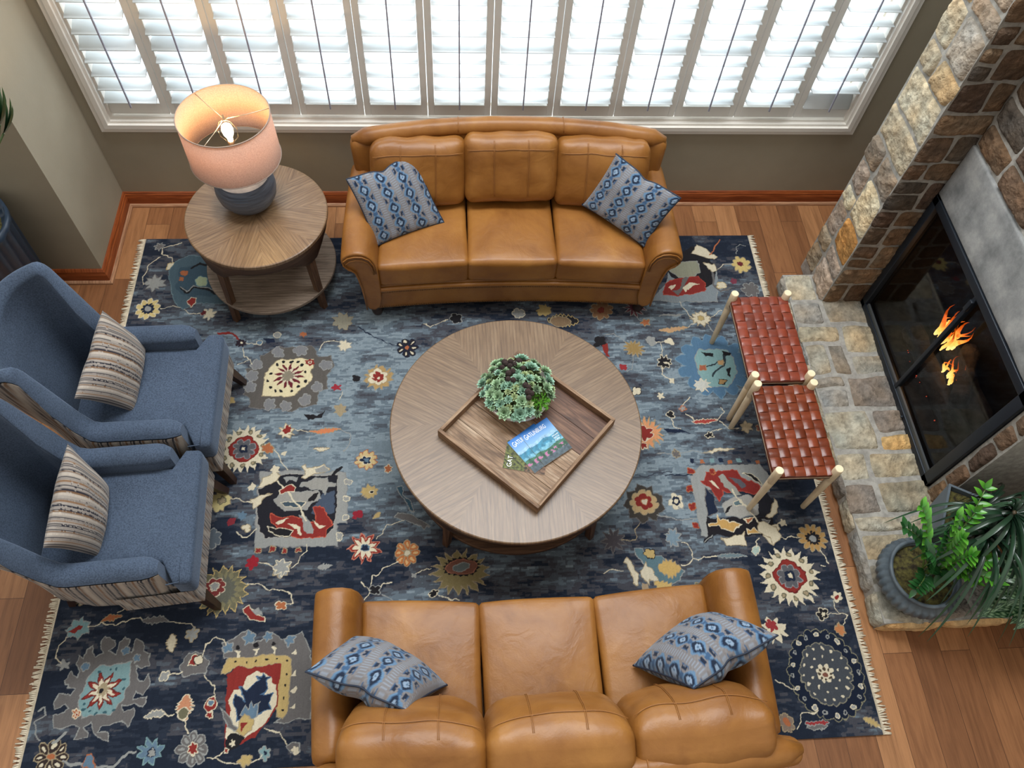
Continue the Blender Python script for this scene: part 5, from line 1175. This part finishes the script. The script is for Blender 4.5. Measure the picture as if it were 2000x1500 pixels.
# gold chrysanthemum beside the near chair leg
for k, (q, col) in enumerate(((52, OL), (42, (116, 110, 84)), (33, (90, 90, 80)))): radial('A', 1400, 170, q, 17, .34, 'serr', col, GD if k == 0 else None, .2*k)
radial('A', 1355, 155, 21, 8, .25, 'lobe', CR); radial('A', 1355, 155, 19, 8, .25, 'lobe', (112, 50, 48)); radial('A', 1355, 155, 9, 8, .3, 'lobe', LG, CR)
vine('A', [(1550, 130), (1620, 125), (1690, 165), (1770, 165), (1830, 190), (1845, 240), (1800, 265)]); radial('A', 1775, 265, 12, 4, .4, 'lobe', OR, CR); poly('A', [(1530, 290), (1570, 260), (1600, 320), (1660, 335), (1660, 365), (1570, 360)], RD, CR); poly('A', [(1550, 265), (1580, 300), (1620, 285), (1650, 320), (1600, 325)], LG)
radial('A', 1770, 45, 17, 6, .4, 'lobe', LG, TN); vine('A', [(1680, 0), (1730, 40)])
# --- left panel with red dragon
poly('D', [(410,270),(540,262),(1040,270),(1045,640),(970,650),(972,810),(370,822),(378,500),(395,400)], LG, (120, 120, 120)); poly('D', [(400,400),(540,292),(975,295),(965,440),(945,690),(890,745),(460,760),(400,700),(385,560)], (34, 34, 40), (150, 146, 140))
poly('D', [(850,440),(950,400),(940,560),(860,600),(780,560)], (66, 76, 92))
poly('D', [(505,470),(590,410),(840,405),(845,460),(780,500),(740,545),(600,560),(520,520)], (140, 138, 132), LG); poly('D', [(555,490),(740,490),(700,530),(600,530)], (60, 74, 84), CR); poly('D', [(790, 425), (835, 420), (800, 480), (750, 490)], BK)
poly('D', [(485,570),(560,600),(640,588),(700,600),(760,640),(812,630),(805,530),(840,510),(865,540),(890,590),(945,650),(890,690),(885,745),(640,750),(600,700),(530,690),(480,640)], RD, (170, 80, 60))
poly('D', [(690,580),(740,590),(800,690),(780,715),(735,715),(720,640)], LG); poly('D', [(520,640),(560,620),(620,600),(560,650),(530,665)], CR); poly('D', [(600,650),(660,640),(700,670),(700,725),(675,720),(670,680)], CR); poly('D', [(780, 610), (830, 650), (880, 660), (840, 685), (810, 660)], CR)
poly('D', [(450,670),(500,690),(640,695),(620,745),(540,750),(470,710)], BK, CR); vine('D', [(380, 680), (330, 740), (270, 750), (240, 715)], CR); vine('D', [(520, 320), (600, 410), (660, 490), (740, 620)], CR, .0045)
poly('D', [(700,350),(760,340),(800,310),(850,320),(900,310),(905,350),(960,350),(950,380),(900,380),(885,440),(860,400),(780,395),(740,370),(690,370)], (140, 138, 132), LG); poly('D', [(600,370),(640,360),(670,380),(660,405),(560,430),(550,410)], RD, CR); poly('D', [(570,310),(680,310),(660,345),(630,325),(600,345)], LG)
poly('D', [(385,380),(430,310),(500,270),(550,290),(520,330),(430,375)], CR, TN); radial('D', 510, 250, 10, 5, .4, 'spike', CR); radial('D', 345, 385, 9, 5, .4, 'spike', CR); poly('D', [(345,480),(400,440),(500,430),(420,470),(400,520),(360,550)], CR, TN)
poly('D', [(700,225),(740,210),(750,240),(860,215),(905,250),(800,280),(760,310),(705,320),(740,270)], CR, TN); poly('D', [(800, 240), (860, 225), (900, 255), (810, 270)], LG); vine('D', [(940, 290), (1000, 240)], BK, .010)
for x in (390, 493, 586, 688): radial('D', x, 840, 6, 4, .4, 'lobe', RD, TN)
for x, y in ((1050, 340), (1045, 465), (1035, 600), (985, 745)): radial('D', x, y, 7, 4, .3, 'lobe', LG, CR)
sunburst('D', 285, 100, 50); radial('D', 465, 95, 12, 6, .3, 'lobe', OR, TN); vine('D', [(510, 95), (550, 130), (565, 215), (610, 262)]); radial('D', 585, 130, 5, 3, .3, 'lobe', CR)
radial('D', 105, 480, 24, 9, .3, 'serr', (186, 172, 122), TN); radial('D', 120, 475, 8, 6, .3, 'lobe', TN, OL); vine('D', [(185, 460), (250, 460), (300, 495), (350, 495)]); radial('D', 310, 680, 9, 3, .4, 'lobe', CR, TN); radial('D', 195, 635, 9, 4, .3, 'lobe', (120, 44, 52)); radial('D', 275, 595, 11, 6, .4, 'serr', PB)
radial('D', 45, 760, 22, 7, .4, 'lobe', (84, 92, 100), LG); radial('D', 1185, 180, 22, 10, .28, 'lobe', (190, 168, 122), OR); radial('D', 1180, 182, 12, 5, .35, 'lobe', NV, CR); radial('D', 1182, 182, 6, 4, .3, 'lobe', PB)
radial('D', 1340, 253, 9, 6, .3, 'lobe', OR, CR); radial('D', 1205, 415, 18, 9, .35, 'serr', GD, TN); radial('D', 1217, 418, 4, 1, 0, 'c', BK, CR); radial('D', 1120, 583, 10, 4, .35, 'lobe', (130, 36, 48)); sprig('D', 1265, 580, 24, 12, 40, GD, TN)
radial('D', 1170, 825, 33, 9, .45, 'spike', RD, (176, 110, 90)); radial('D', 1170, 825, 26, 9, .6, 'spike', CR); radial('D', 1175, 825, 8, 4, .3, 'lobe', NV, PB); flower('D', 1483, 865, 25, 'petals', (170, 104, 62), (196, 160, 112), CR, 8, TN)
vine('D', [(1265, 755), (1290, 720), (1330, 655), (1400, 640), (1470, 630)]); poly('D', [(1390,600),(1420,560),(1520,575),(1560,620),(1640,660),(1600,680),(1500,640),(1420,610)], GY, LG); poly('D', [(1410,390),(1450,380),(1450,440),(1500,480),(1540,560),(1500,540),(1460,470),(1420,440)], (54, 78, 92), LG)
radial('D', 345, 930, 15, 6, .35, 'lobe', (136, 34, 44)); vine('D', [(400, 925), (440, 930), (490, 970)]); radial('D', 560, 970, 19, 7, .45, 'spike', LG, CR); vine('D', [(630, 975), (680, 940), (700, 890), (750, 850), (755, 800)]); sprig('D', 880, 965, 28, 12, 8, LG)
vine('D', [(1415, 920), (1350, 950), (1290, 975), (1280, 1010), (1230, 1030), (1225, 1100)]); radial('D', 1250, 1140, 11, 4, .4, 'lobe', BK, LG); vine('D', [(1290, 1120), (1310, 1080), (1375, 1078)]); vine('D', [(1215, 1160), (1160, 1225)]); vine('D', [(1215, 1140), (1180, 1110), (1150, 1075)]); vine('D', [(1290, 1175), (1340, 1190), (1385, 1215)], LG)
radial('D', 1680, 1160, 9, 5, .4, 'lobe', BK, CR); vine('D', [(1715, 1170), (1780, 1195), (1860, 1215)]); radial('D', 1530, 1035, 6, 4, .4, 'lobe', LG); vine('D', [(1545, 1020), (1590, 985), (1660, 970)])
# gold-fringed flower at the foot of the coffee table
radial('P', 897, 1118, 58, 17, .4, 'serr', (124, 112, 78), TN, 0, 1, .8); radial('P', 900, 1108, 37, 18, .2, 'spike', BK, None, 0, 1, .55); radial('P', 900, 1108, 29, 1, 0, 'c', (112, 74, 62), (150, 100, 80), 0, 1, .5); radial('P', 900, 1108, 16, 1, 0, 'c', (96, 104, 104), LG, 0, 1, .5)
# --- cream hexagon medallion
poly('C', [(880,830),(1000,770),(1110,780),(1200,760),(1250,830),(1330,830),(1340,900),(1290,960),(1310,1040),(1250,1060),(1240,1140),(1120,1160),(1080,1190),(980,1170),(880,1170),(800,1160),(810,1100),(770,1080),(800,1000),(780,920),(860,900)], (86, 82, 78), (108, 106, 104))
for x, y in ((820, 960), (810, 1030), (930, 1140), (1040, 1150), (1160, 1110), (1240, 1030), (1290, 890), (1130, 800), (990, 810), (850, 890)): radial('C', x, y, 13, 5, .3, 'lobe', (116, 116, 118), LG)
poly('C', [(1000,852),(1215,848),(1195,990),(1085,1090),(892,1090),(905,935)], (206, 194, 158), TN)
for x, y in ((1030, 868), (1077, 868), (1118, 872), (1140, 895), (1168, 935), (1158, 998), (1120, 1028), (1068, 1053), (1013, 1060), (970, 1055), (935, 1030), (927, 990), (937, 945), (985, 890)): radial('C', x, y, 3.4, 1, 0, 'c', BK)
radial('C', 1055, 960, 31, 12, .6, 'spike', (96, 36, 44), None, .1); radial('C', 1055, 960, 22, 12, .6, 'spike', CR, None, .35); radial('C', 1055, 960, 13, 7, .3, 'lobe', (128, 120, 104)); flower('C', 1187, 872, 9, 'daisy', RD, CR, RD, 6, RD)
flower('C', 162, 535, 25, 'daisy', (190, 170, 116), NV, LG, 10, CR); vine('C', [(245, 530), (310, 515), (370, 530), (430, 562), (500, 560)]); radial('C', 545, 565, 15, 7, .45, 'lobe', CR, LG); radial('C', 515, 560, 6, 5, .3, 'lobe', (90, 36, 40)); radial('C', 205, 365, 23, 9, .5, 'serr', LG, GY)
vine('C', [(375, 115), (300, 130), (250, 150), (250, 185), (310, 210), (310, 240)]); radial('C', 235, 135, 11, 7, .5, 'spike', GY, LG); radial('C', 300, 262, 10, 4, .35, 'lobe', CR, GD); vine('C', [(240, 205), (170, 250), (130, 320), (130, 370)])
poly('C', [(300,380),(300,270),(340,230),(430,190),(560,200),(650,300),(660,480),(620,495),(460,495),(380,540),(330,500)], (70, 88, 98), (98, 118, 124)); poly('C', [(340,400),(360,270),(460,250),(560,250),(600,330),(610,430),(560,450),(420,450),(370,440)], (58, 76, 88)); poly('C', [(455, 340), (500, 320), (545, 340), (530, 385), (480, 385)], (150, 160, 130), AQ)
vine('C', [(440, 270), (490, 245), (530, 250)], BK, .008); vine('C', [(375, 400), (410, 430), (450, 395), (540, 405), (600, 435)], BK, .009); vine('C', [(372, 392), (408, 424), (450, 388), (540, 398), (598, 428)], LG, .003); radial('C', 395, 300, 8, 4, .3, 'lobe', OR); radial('C', 370, 343, 7, 4, .3, 'lobe', OR); poly('C', [(405,480),(430,450),(470,465),(460,490),(440,520)], RD, CR)
radial('C', 750, 752, 11, 8, .45, 'lobe', (40, 32, 40)); radial('C', 750, 752, 2.5, 1, 0, 'c', CR); vine('C', [(610, 690), (700, 690), (735, 725)], RD, .006); vine('C', [(780, 755), (850, 760)]); radial('C', 870, 750, 6, 1, 0, 'c', PB, CR); vine('C', [(755, 790), (770, 830), (810, 850), (820, 885)]); vine('C', [(725, 890), (800, 855)]); radial('C', 985, 695, 7, 1, 0, 'c', LG, CR); poly('C', [(900, 715), (965, 720), (965, 750), (910, 750)], NV)
radial('C', 1415, 765, 14, 7, .5, 'serr', CR, LG); vine('C', [(1250, 790), (1290, 745), (1350, 735), (1385, 745)]); radial('C', 1400, 610, 22, 8, .4, 'serr', (140, 136, 120), TN); radial('C', 1145, 700, 8, 6, .4, 'serr', OR)
radial('C', 1360, 1035, 9, 5, .5, 'spike', (140, 44, 54)); radial('C', 1390, 1175, 14, 6, .4, 'serr', TN); radial('C', 1480, 975, 9, 4, .3, 'lobe', BK); vine('C', [(1395, 1060), (1385, 1110)]); poly('C', [(1150,1200),(1240,1215),(1290,1180),(1260,1230),(1180,1240)], BK)
radial('C', 1045, 1310, 17, 8, .5, 'serr', CR, TN); radial('C', 1050, 1300, 8, 5, .4, 'lobe', RD); sprig('C', 1290, 1308, 64, 12, 2, (190, 116, 80), TN, 9); vine('C', [(1100, 1300), (1180, 1320)]); vine('C', [(1390, 1305), (1450, 1330), (1440, 1400), (1400, 1440)], LG); vine('C', [(1200, 1340), (1180, 1400)], LG); sprig('C', 1265, 1425, 30, 9, 2, CR, TN); radial('C', 685, 1115, 9, 4, .3, 'lobe', GD, TN)
radial('P', 740, 738, 30, 12, .35, 'serr', (160, 132, 88), TN); radial('P', 738, 737, 20, 6, .3, 'lobe', CR, TN); radial('P', 738, 737, 12, 6, .3, 'lobe', RD); radial('P', 738, 737, 4, 1, 0, 'c', CR); flower('P', 795, 680, 22, 'petals', (36, 34, 40), CR, OR, 7, NV)
vine('P', [(700, 640), (735, 660), (775, 678)], NV, .003); radial('P', 890, 622, 12, 5, .35, 'lobe', BK, LG); vine('P', [(875, 624), (840, 640), (825, 632)], CR); sprig('P', 1100, 626, 60, 34, 0, BK, GD, 8); radial('P', 1095, 628, 20, 1, 0, 'c', (112, 92, 70), TN, 0, 1, .6); radial('P', 1062, 606, 16, 7, .4, 'serr', GD); radial('P', 1174, 606, 23, 9, .3, 'lobe', (124, 92, 66), TN); radial('P', 1174, 606, 8, 6, .3, 'lobe', (110, 50, 40)); radial('P', 1012, 612, 12, 5, .3, 'lobe', LG, CR)
# --- upper right panel
poly('E', [(300,480),(390,370),(440,200),(640,220),(720,300),(725,485),(620,490)], (120, 128, 132), LG); poly('E', [(440,200),(560,130),(640,170),(720,280),(690,380),(560,430),(430,330),(400,280)], BK); poly('E', [(430,235),(600,230),(610,300),(560,330),(470,330),(420,290)], (130, 130, 112), LG)
poly('E', [(385,370),(450,340),(600,325),(650,370),(640,420),(560,445),(380,445)], RD, (160, 70, 56)); poly('E', [(400,390),(450,370),(430,410)], CR); poly('E', [(500,400),(540,365),(610,375),(560,385),(520,430)], CR); poly('E', [(430,420),(480,400),(510,330),(540,330),(500,410),(470,440)], GY)
poly('E', [(560,180),(590,115),(650,160),(690,190),(720,205),(700,220),(620,200)], CR, TN); poly('E', [(630,240),(700,250),(718,290),(690,300)], CR, TN); vine('E', [(690, 300), (700, 380), (740, 420), (790, 415), (800, 400)], GY, .007); radial('E', 745, 385, 9, 4, .3, 'lobe', CR, GD); vine('E', [(670, 190), (730, 90)], OR, .004)
radial('E', 872, 252, 19, 9, .28, 'lobe', (186, 164, 106), TN); radial('E', 870, 250, 6, 6, .3, 'lobe', (96, 40, 44)); vine('E', [(720, 275), (760, 250), (815, 245)]); vine('E', [(850, 195), (845, 140), (870, 120), (900, 130)], LG); radial('E', 820, 355, 8, 5, .3, 'lobe', (110, 52, 66)); radial('E', 935, 410, 18, 7, .4, 'lobe', GY, LG)
radial('E', 615, 595, 19, 11, .4, 'serr', CR, TN); radial('E', 612, 592, 7, 6, .3, 'lobe', GD, TN); vine('E', [(480, 480), (490, 520), (530, 560), (560, 590)]); vine('E', [(670, 590), (700, 565), (750, 545)]); vine('E', [(580, 625), (530, 655)]); sprig('E', 445, 662, 58, 13, 4, (176, 140, 104), TN, 8); vine('E', [(660, 640), (710, 690)], LG)
radial('E', 265, 615, 9, 5, .4, 'spike', OR, TN); radial('E', 190, 520, 24, 11, .6, 'spike', (96, 52, 60), LG); sprig('E', 430, 570, 56, 6, 0, LG); vine('E', [(190, 560), (230, 600), (250, 600)], LG)
radial('E', 190, 785, 21, 12, .5, 'spike', (140, 116, 74), TN); vine('E', [(185, 830), (180, 920), (150, 925)], LG); radial('E', 125, 905, 7, 4, .4, 'lobe', (140, 48, 52)); vine('E', [(0, 700), (60, 695), (130, 740)], LG)
radial('E', 300, 735, 11, 5, .3, 'lobe', LG); vine('E', [(330, 745), (400, 742)]); radial('E', 415, 740, 11, 3, .4, 'spike', CR); vine('E', [(360, 750), (370, 840)]); radial('E', 385, 870, 17, 8, .4, 'spike', BK, CR); sprig('E', 400, 880, 14, 7, -20, CR); vine('E', [(375, 900), (370, 950), (420, 990)]); radial('E', 430, 995, 7, 4, .5, 'spike', CR)
# --- aqua octagon
radial('E', 700, 890, 72, 14, .22, 'lobe', (78, 108, 134), (100, 130, 150)); poly('E', [(610,790),(780,790),(820,850),(840,940),(810,1000),(780,1028),(640,1025),(600,950),(575,850)], (120, 152, 152), LG); poly('E', [(620,810),(690,815),(695,840),(650,840)], BK); poly('E', [(755,800),(805,810),(800,830),(760,830)], BK); vine('E', [(770, 830), (760, 890), (700, 940), (690, 955)], (44, 54, 60), .006); vine('E', [(650, 900), (690, 895), (730, 860)], (44, 54, 60), .004)
poly('E', [(600,890),(650,890),(650,925),(605,925)], (150, 88, 66), TN); poly('E', [(730,980),(775,980),(770,1010),(735,1010)], (150, 120, 80), BK); poly('E', [(722,862),(758,858),(755,888),(725,885)], (176, 140, 98), TN); poly('E', [(770,915),(800,900),(800,965),(780,945)], BK); radial('E', 625, 1015, 17, 9, .5, 'serr', (180, 180, 172), CR)
radial('E', 360, 1082, 9, 5, .5, 'spike', CR); radial('E', 210, 1058, 10, 4, .3, 'lobe', CR, BK); vine('E', [(500, 1140), (545, 1090)]); radial('E', 505, 1160, 7, 5, .4, 'lobe', LG, OR); vine('E', [(520, 1195), (580, 1240)]); sprig('E', 645, 1245, 54, 10, 0, (150, 62, 56), CR, 8); vine('E', [(725, 1235), (770, 1190), (745, 1160)]); vine('E', [(740, 1250), (790, 1290), (850, 1290)]); vine('E', [(760, 1295), (690, 1310), (670, 1330)]); radial('E', 672, 1340, 8, 5, .4, 'lobe', BK, CR); radial('E', 430, 1210, 9, 3, .4, 'lobe', BK, CR); vine('E', [(435, 1240), (445, 1290), (490, 1300)])
radial('E', 905, 1285, 14, 6, .45, 'serr', (170, 152, 124), TN); radial('E', 1000, 1290, 11, 6, .4, 'lobe', (124, 72, 60), TN); poly('E', [(380, 1300), (490, 1305), (560, 1320), (400, 1325)], NV); sprig('E', 730, 1435, 66, 7, 4, CR, TN); vine('E', [(330, 1450), (460, 1455), (560, 1440), (680, 1445)], LG); radial('E', 460, 1455, 9, 6, .4, 'lobe', GY, TN)
radial('P', 1262, 845, 36, 18, .45, 'serr', (196, 136, 96), TN); radial('P', 1258, 845, 17, 6, .35, 'lobe', RD, CR); radial('P', 1258, 870, 8, 5, .3, 'lobe', RD, CR); radial('P', 1172, 668, 15, 4, .4, 'lobe', BK); poly('P', [(1176, 676), (1188, 672), (1190, 700), (1180, 690)], RD)
# --- lower right panel
poly('F', [(640,300),(700,220),(1140,210),(1210,300),(1215,420),(750,400),(760,740),(715,745),(690,560),(650,420)], (138, 140, 138), LG); poly('F', [(735,380),(800,450),(830,550),(755,600)], NV, GY); poly('F', [(755,600),(850,610),(1230,600),(1260,690),(1200,740),(760,735)], (32, 30, 34)); poly('F', [(1060, 440), (1200, 430), (1250, 520), (1230, 600), (1100, 600)], (34, 34, 40))
poly('F', [(700,340),(735,330),(740,270),(800,262),(970,258),(1000,310),(1080,340),(1135,370),(1140,410),(1090,435),(1000,410),(900,420),(860,400),(865,440),(845,490),(820,460),(780,390),(720,360)], RD, (160, 70, 56)); poly('F', [(760,320),(800,330),(850,400),(800,360)], CR); poly('F', [(840,295),(880,290),(950,380),(1010,430),(960,440),(880,370)], (140, 140, 132)); poly('F', [(920,310),(980,320),(1050,360),(1020,390),(960,350)], (86, 86, 92))
poly('F', [(865,520),(900,480),(960,450),(1060,440),(1130,500),(1130,580),(1000,605),(900,595)], (150, 148, 142), LG); poly('F', [(950,490),(1010,475),(1030,510),(960,520)], (86, 104, 110), CR); poly('F', [(880,570),(910,520),(940,515),(915,565)], BK); vine('F', [(940, 400), (1020, 500), (1130, 650), (1180, 700)], CR, .0045)
poly('F', [(770,640),(820,635),(820,570),(850,620),(900,615),(930,640),(1010,650),(960,680),(950,705),(860,690),(840,665),(770,660)], (176, 140, 84), CR); poly('F', [(1030,610),(1090,610),(1060,650),(1040,640)], OR, CR); poly('F', [(1040,680),(1070,700),(1090,670),(1120,700),(1150,720),(1060,725)], (176, 140, 84), CR); poly('F', [(1150,620),(1210,610),(1190,660)], GY, LG); poly('F', [(1010,275),(1060,280),(1130,330),(1150,365),(1060,310)], BK, CR)
poly('F', [(1180,590),(1230,540),(1245,470),(1270,500),(1270,560),(1230,595)], CR, TN); poly('F', [(1165,740),(1220,660),(1280,650),(1290,690),(1250,740),(1245,800),(1210,790)], CR, TN); radial('F', 1310, 645, 9, 5, .5, 'spike', CR); poly('F', [(850,760),(940,735),(1010,730),(1030,700),(1035,750),(1050,800),(1000,790),(900,805)], CR, TN); vine('F', [(740, 780), (800, 725)], BK, .011); vine('F', [(738, 785), (790, 735)], LG, .003)
for x, y in ((640, 262), (795, 262), (625, 395), (650, 523), (670, 660)): radial('F', x, y, 7, 4, .35, 'lobe', RD, OR)
for k in range(8): radial('F', 650+k*68, 185+6*math.sin(k*2), 5, 4, .3, 'lobe', (NV, OR, AQ)[k % 3])
radial('F', 290, 500, 42, 9, .3, 'serr', (62, 58, 54), GY); radial('F', 295, 495, 27, 9, .2, 'lobe', (170, 146, 108), TN); radial('F', 293, 492, 17, 6, .3, 'lobe', RD); radial('F', 295, 490, 6, 1, 0, 'c', CR, OR); flower('F', 530, 488, 18, 'daisy', CR, NV, CR, 5, LG); vine('F', [(380, 590), (470, 610), (560, 615), (680, 605)], LG, .003); vine('F', [(230, 285), (310, 300), (390, 268), (500, 262)], (60, 66, 78), .004); vine('F', [(440, 290), (650, 292)], NV, .004)
vine('F', [(265, 640), (235, 680), (240, 740), (200, 770), (130, 768)], TN); radial('F', 70, 770, 26, 9, .5, 'spike', (70, 66, 70), GY); radial('F', 505, 745, 19, 8, .5, 'serr', (110, 128, 140), LG); vine('F', [(570, 780), (610, 790), (645, 850), (650, 895), (690, 910), (740, 900), (820, 890)]); vine('F', [(650, 895), (620, 935), (570, 955)]); sprig('F', 930, 890, 60, 10, -3, (100, 116, 122), LG, 8); radial('F', 1113, 850, 9, 5, .3, 'lobe', (150, 168, 160), CR); vine('F', [(1110, 830), (1115, 790), (1140, 765)])
poly('F', [(210,830),(280,830),(310,880),(420,880),(520,940),(590,1000),(560,1060),(480,1100),(400,1080),(330,1040),(280,930),(230,880)], (84, 108, 116), LG); sprig('F', 480, 970, 46, 40, -8, (180, 150, 92), TN, 6); radial('F', 335, 865, 12, 5, .3, 'lobe', GD, BK); poly('F', [(135,925),(175,895),(210,930),(220,980),(250,1010),(250,1110),(215,1080),(190,1000),(165,935)], CR, TN)
poly('F', [(260,990),(300,930),(320,970),(350,985),(395,1060),(380,1085),(340,1060),(340,1105),(280,1040)], (190, 182, 160), TN); poly('F', [(285,1090),(330,1100),(340,1150),(310,1180),(290,1150)], (150, 132, 108)); sprig('F', 450, 1120, 46, 30, -35, (186, 158, 100), TN, 6); vine('F', [(0, 1000), (60, 995), (130, 990)]); sprig('F', 920, 1012, 52, 7, 2, (130, 44, 54)); radial('F', 690, 1115, 9, 5, .4, 'lobe', OL, TN)
flower('B', 318, 153, 28, 'daisy', (160, 126, 78), BK, LG, 12, TN); vine('B', [(115, 145), (160, 155), (200, 145), (245, 152)]); vine('B', [(365, 225), (400, 270), (420, 300), (400, 320), (370, 310)]); radial('B', 430, 320, 12, 7, .5, 'spike', (50, 50, 60))
sunburst('B', 190, 378, 56); radial('B', 465, 490, 11, 5, .4, 'lobe', CR); radial('B', 465, 490, 4, 1, 0, 'c', RD); vine('B', [(450, 515), (460, 560), (485, 590), (530, 600)]); vine('B', [(415, 595), (485, 592)]); radial('B', 378, 592, 13, 5, .4, 'lobe', BK, CR); radial('B', 380, 595, 5, 5, .4, 'spike', CR); vine('B', [(530, 600), (505, 655)]); radial('B', 485, 685, 12, 6, .4, 'serr', (170, 112, 72), TN)
radial('B', 100, 690, 28, 8, .5, 'serr', CR); radial('B', 85, 665, 13, 5, .4, 'lobe', (136, 50, 52))
# dotted rosette
radial('B', 400, 950, 76, 26, .07, 'lobe', (22, 30, 46), (120, 116, 96), 0, .98, 1.10); radial('B', 400, 950, 52, 20, .08, 'lobe', (62, 66, 72), (124, 120, 104), 0, .98, 1.12)
for k in range(20):
    a = 2*PI*k/20; radial('B', 400, 950, 4.6 if k % 2 else 3.2, 5, .2, 'lobe', LG if k % 2 else (22, 30, 46), CR if k % 2 else LG, 0, 1, 1, .0025, 64*math.cos(a), 72*math.sin(a))
for rr, nn, s_ in ((43, 15, 2.6), (28, 10, 2.2)):
    for k in range(nn): a = 2*PI*k/nn+.2; radial('B', 400, 950, s_, 1, 0, 'c', CR, None, 0, 1, 1, .003, rr*math.cos(a), rr*1.1*math.sin(a))
radial('B', 400, 950, 20, 8, .3, 'lobe', CR); 
for k in range(8): a = 2*PI*k/8; radial('B', 400, 950, 3, 1, 0, 'c', (70, 60, 50), None, 0, 1, 1, .003, 12.5*math.cos(a), 12.5*math.sin(a))
radial('B', 400, 950, 7, 1, 0, 'c', (112, 72, 60), CR)
vine('B', [(110, 985), (150, 1000), (190, 1035), (235, 1045)]); vine('B', [(350, 1165), (300, 1180), (260, 1190), (260, 1230), (235, 1260)], CR); sprig('B', 355, 1245, 50, 16, 2, (136, 48, 50), LG, 6); sprig('B', 355, 1268, 44, 10, 0, GY, LG); radial('B', 165, 1235, 17, 7, .3, 'lobe', (120, 104, 92), TN); radial('B', 168, 1230, 7, 1, 0, 'c', OR); sprig('B', 665, 1230, 34, 14, -28, GD, TN); vine('B', [(700, 1255), (725, 1268)])
poly('B', [(0, 60), (50, 60), (110, 90), (130, 140), (100, 190), (60, 150), (0, 110)], CR, TN)
# knot-level weave and vertical abrash streaks
img *= (1+.16*(np.random.RandomState(2).rand(ny, nx)-.5))[..., None]; img *= (1+.10*(vnoise(.006, .09, 12)-.5))[..., None]
# border line
img = np.clip(img, 0, 1)
# --- mesh
zr = .0115+.0006*(np.random.RandomState(6).rand(ny, nx))
V = np.stack([XX, YY, zr], -1).reshape(-1, 3).astype(np.float32); idx = np.arange(nx*ny).reshape(ny, nx)
Q = np.stack([idx[:-1, :-1], idx[:-1, 1:], idx[1:, 1:], idx[1:, :-1]], -1).reshape(-1, 4)
# skirt down to the floor
bd = np.concatenate([idx[0, :], idx[1:, -1], idx[-1, :-1][::-1], idx[1:-1, 0][::-1]]); nb = len(bd); lowV = V[bd].copy(); lowV[:, 2] = .0005
V = np.vstack([V, lowV]); li = np.arange(nb)+nx*ny; S4 = np.stack([bd, li, np.roll(li, -1), np.roll(bd, -1)], -1); Q = np.vstack([Q, S4])
me = bpy.data.meshes.new('pile'); me.vertices.add(len(V)); me.vertices.foreach_set('co', V.ravel()); me.loops.add(len(Q)*4); me.loops.foreach_set('vertex_index', Q.ravel().astype(np.int32))
me.polygons.add(len(Q)); me.polygons.foreach_set('loop_start', np.arange(0, len(Q)*4, 4, dtype=np.int32)); me.polygons.foreach_set('loop_total', np.full(len(Q), 4, np.int32)); me.update(calc_edges=True); me.validate()
ca_ = me.color_attributes.new('Col', 'FLOAT_COLOR', 'POINT'); arr = np.ones((len(V), 4), np.float32); arr[:nx*ny, :3] = img.reshape(-1, 3); arr[nx*ny:, :3] = srgb(NV); ca_.data.foreach_set('color', arr.ravel())
me.polygons.foreach_set('use_smooth', [True]*len(me.polygons))
M_RUG = vcol('wool_rug', .95, .35, 420, .004, .08, sheen=.1)
rug = empty('area_rug', (0, 0, 0), 0, 'large navy and blue-grey wool rug with abstract floral pattern and cream end fringes', 'rug')
link('pile', me, M_RUG, rug)
M_FR = noisy('cream_fringe', (196, 184, 160), (220, 208, 186), 40, .95)
for side, xe in ((-1, RX0), (1, RX1)):
    g = G(); r = random.Random(9+side)
    box(g, (min(xe, xe+side*.012), RY0, .0005), (max(xe, xe+side*.012), RY1, .010))
    y = RY0+.004
    while y < RY1:
        L_ = .026+.018*r.random(); dy = (r.random()-.5)*.02; tube(g, [(xe+side*.008, y, .009), (xe+side*(.008+L_*.5), y+dy*.6, .007), (xe+side*(.008+L_), y+dy, .0035)], [.0042, .004, .0032], 5); y += .0085
    g.obj('fringe', M_FR, rug)
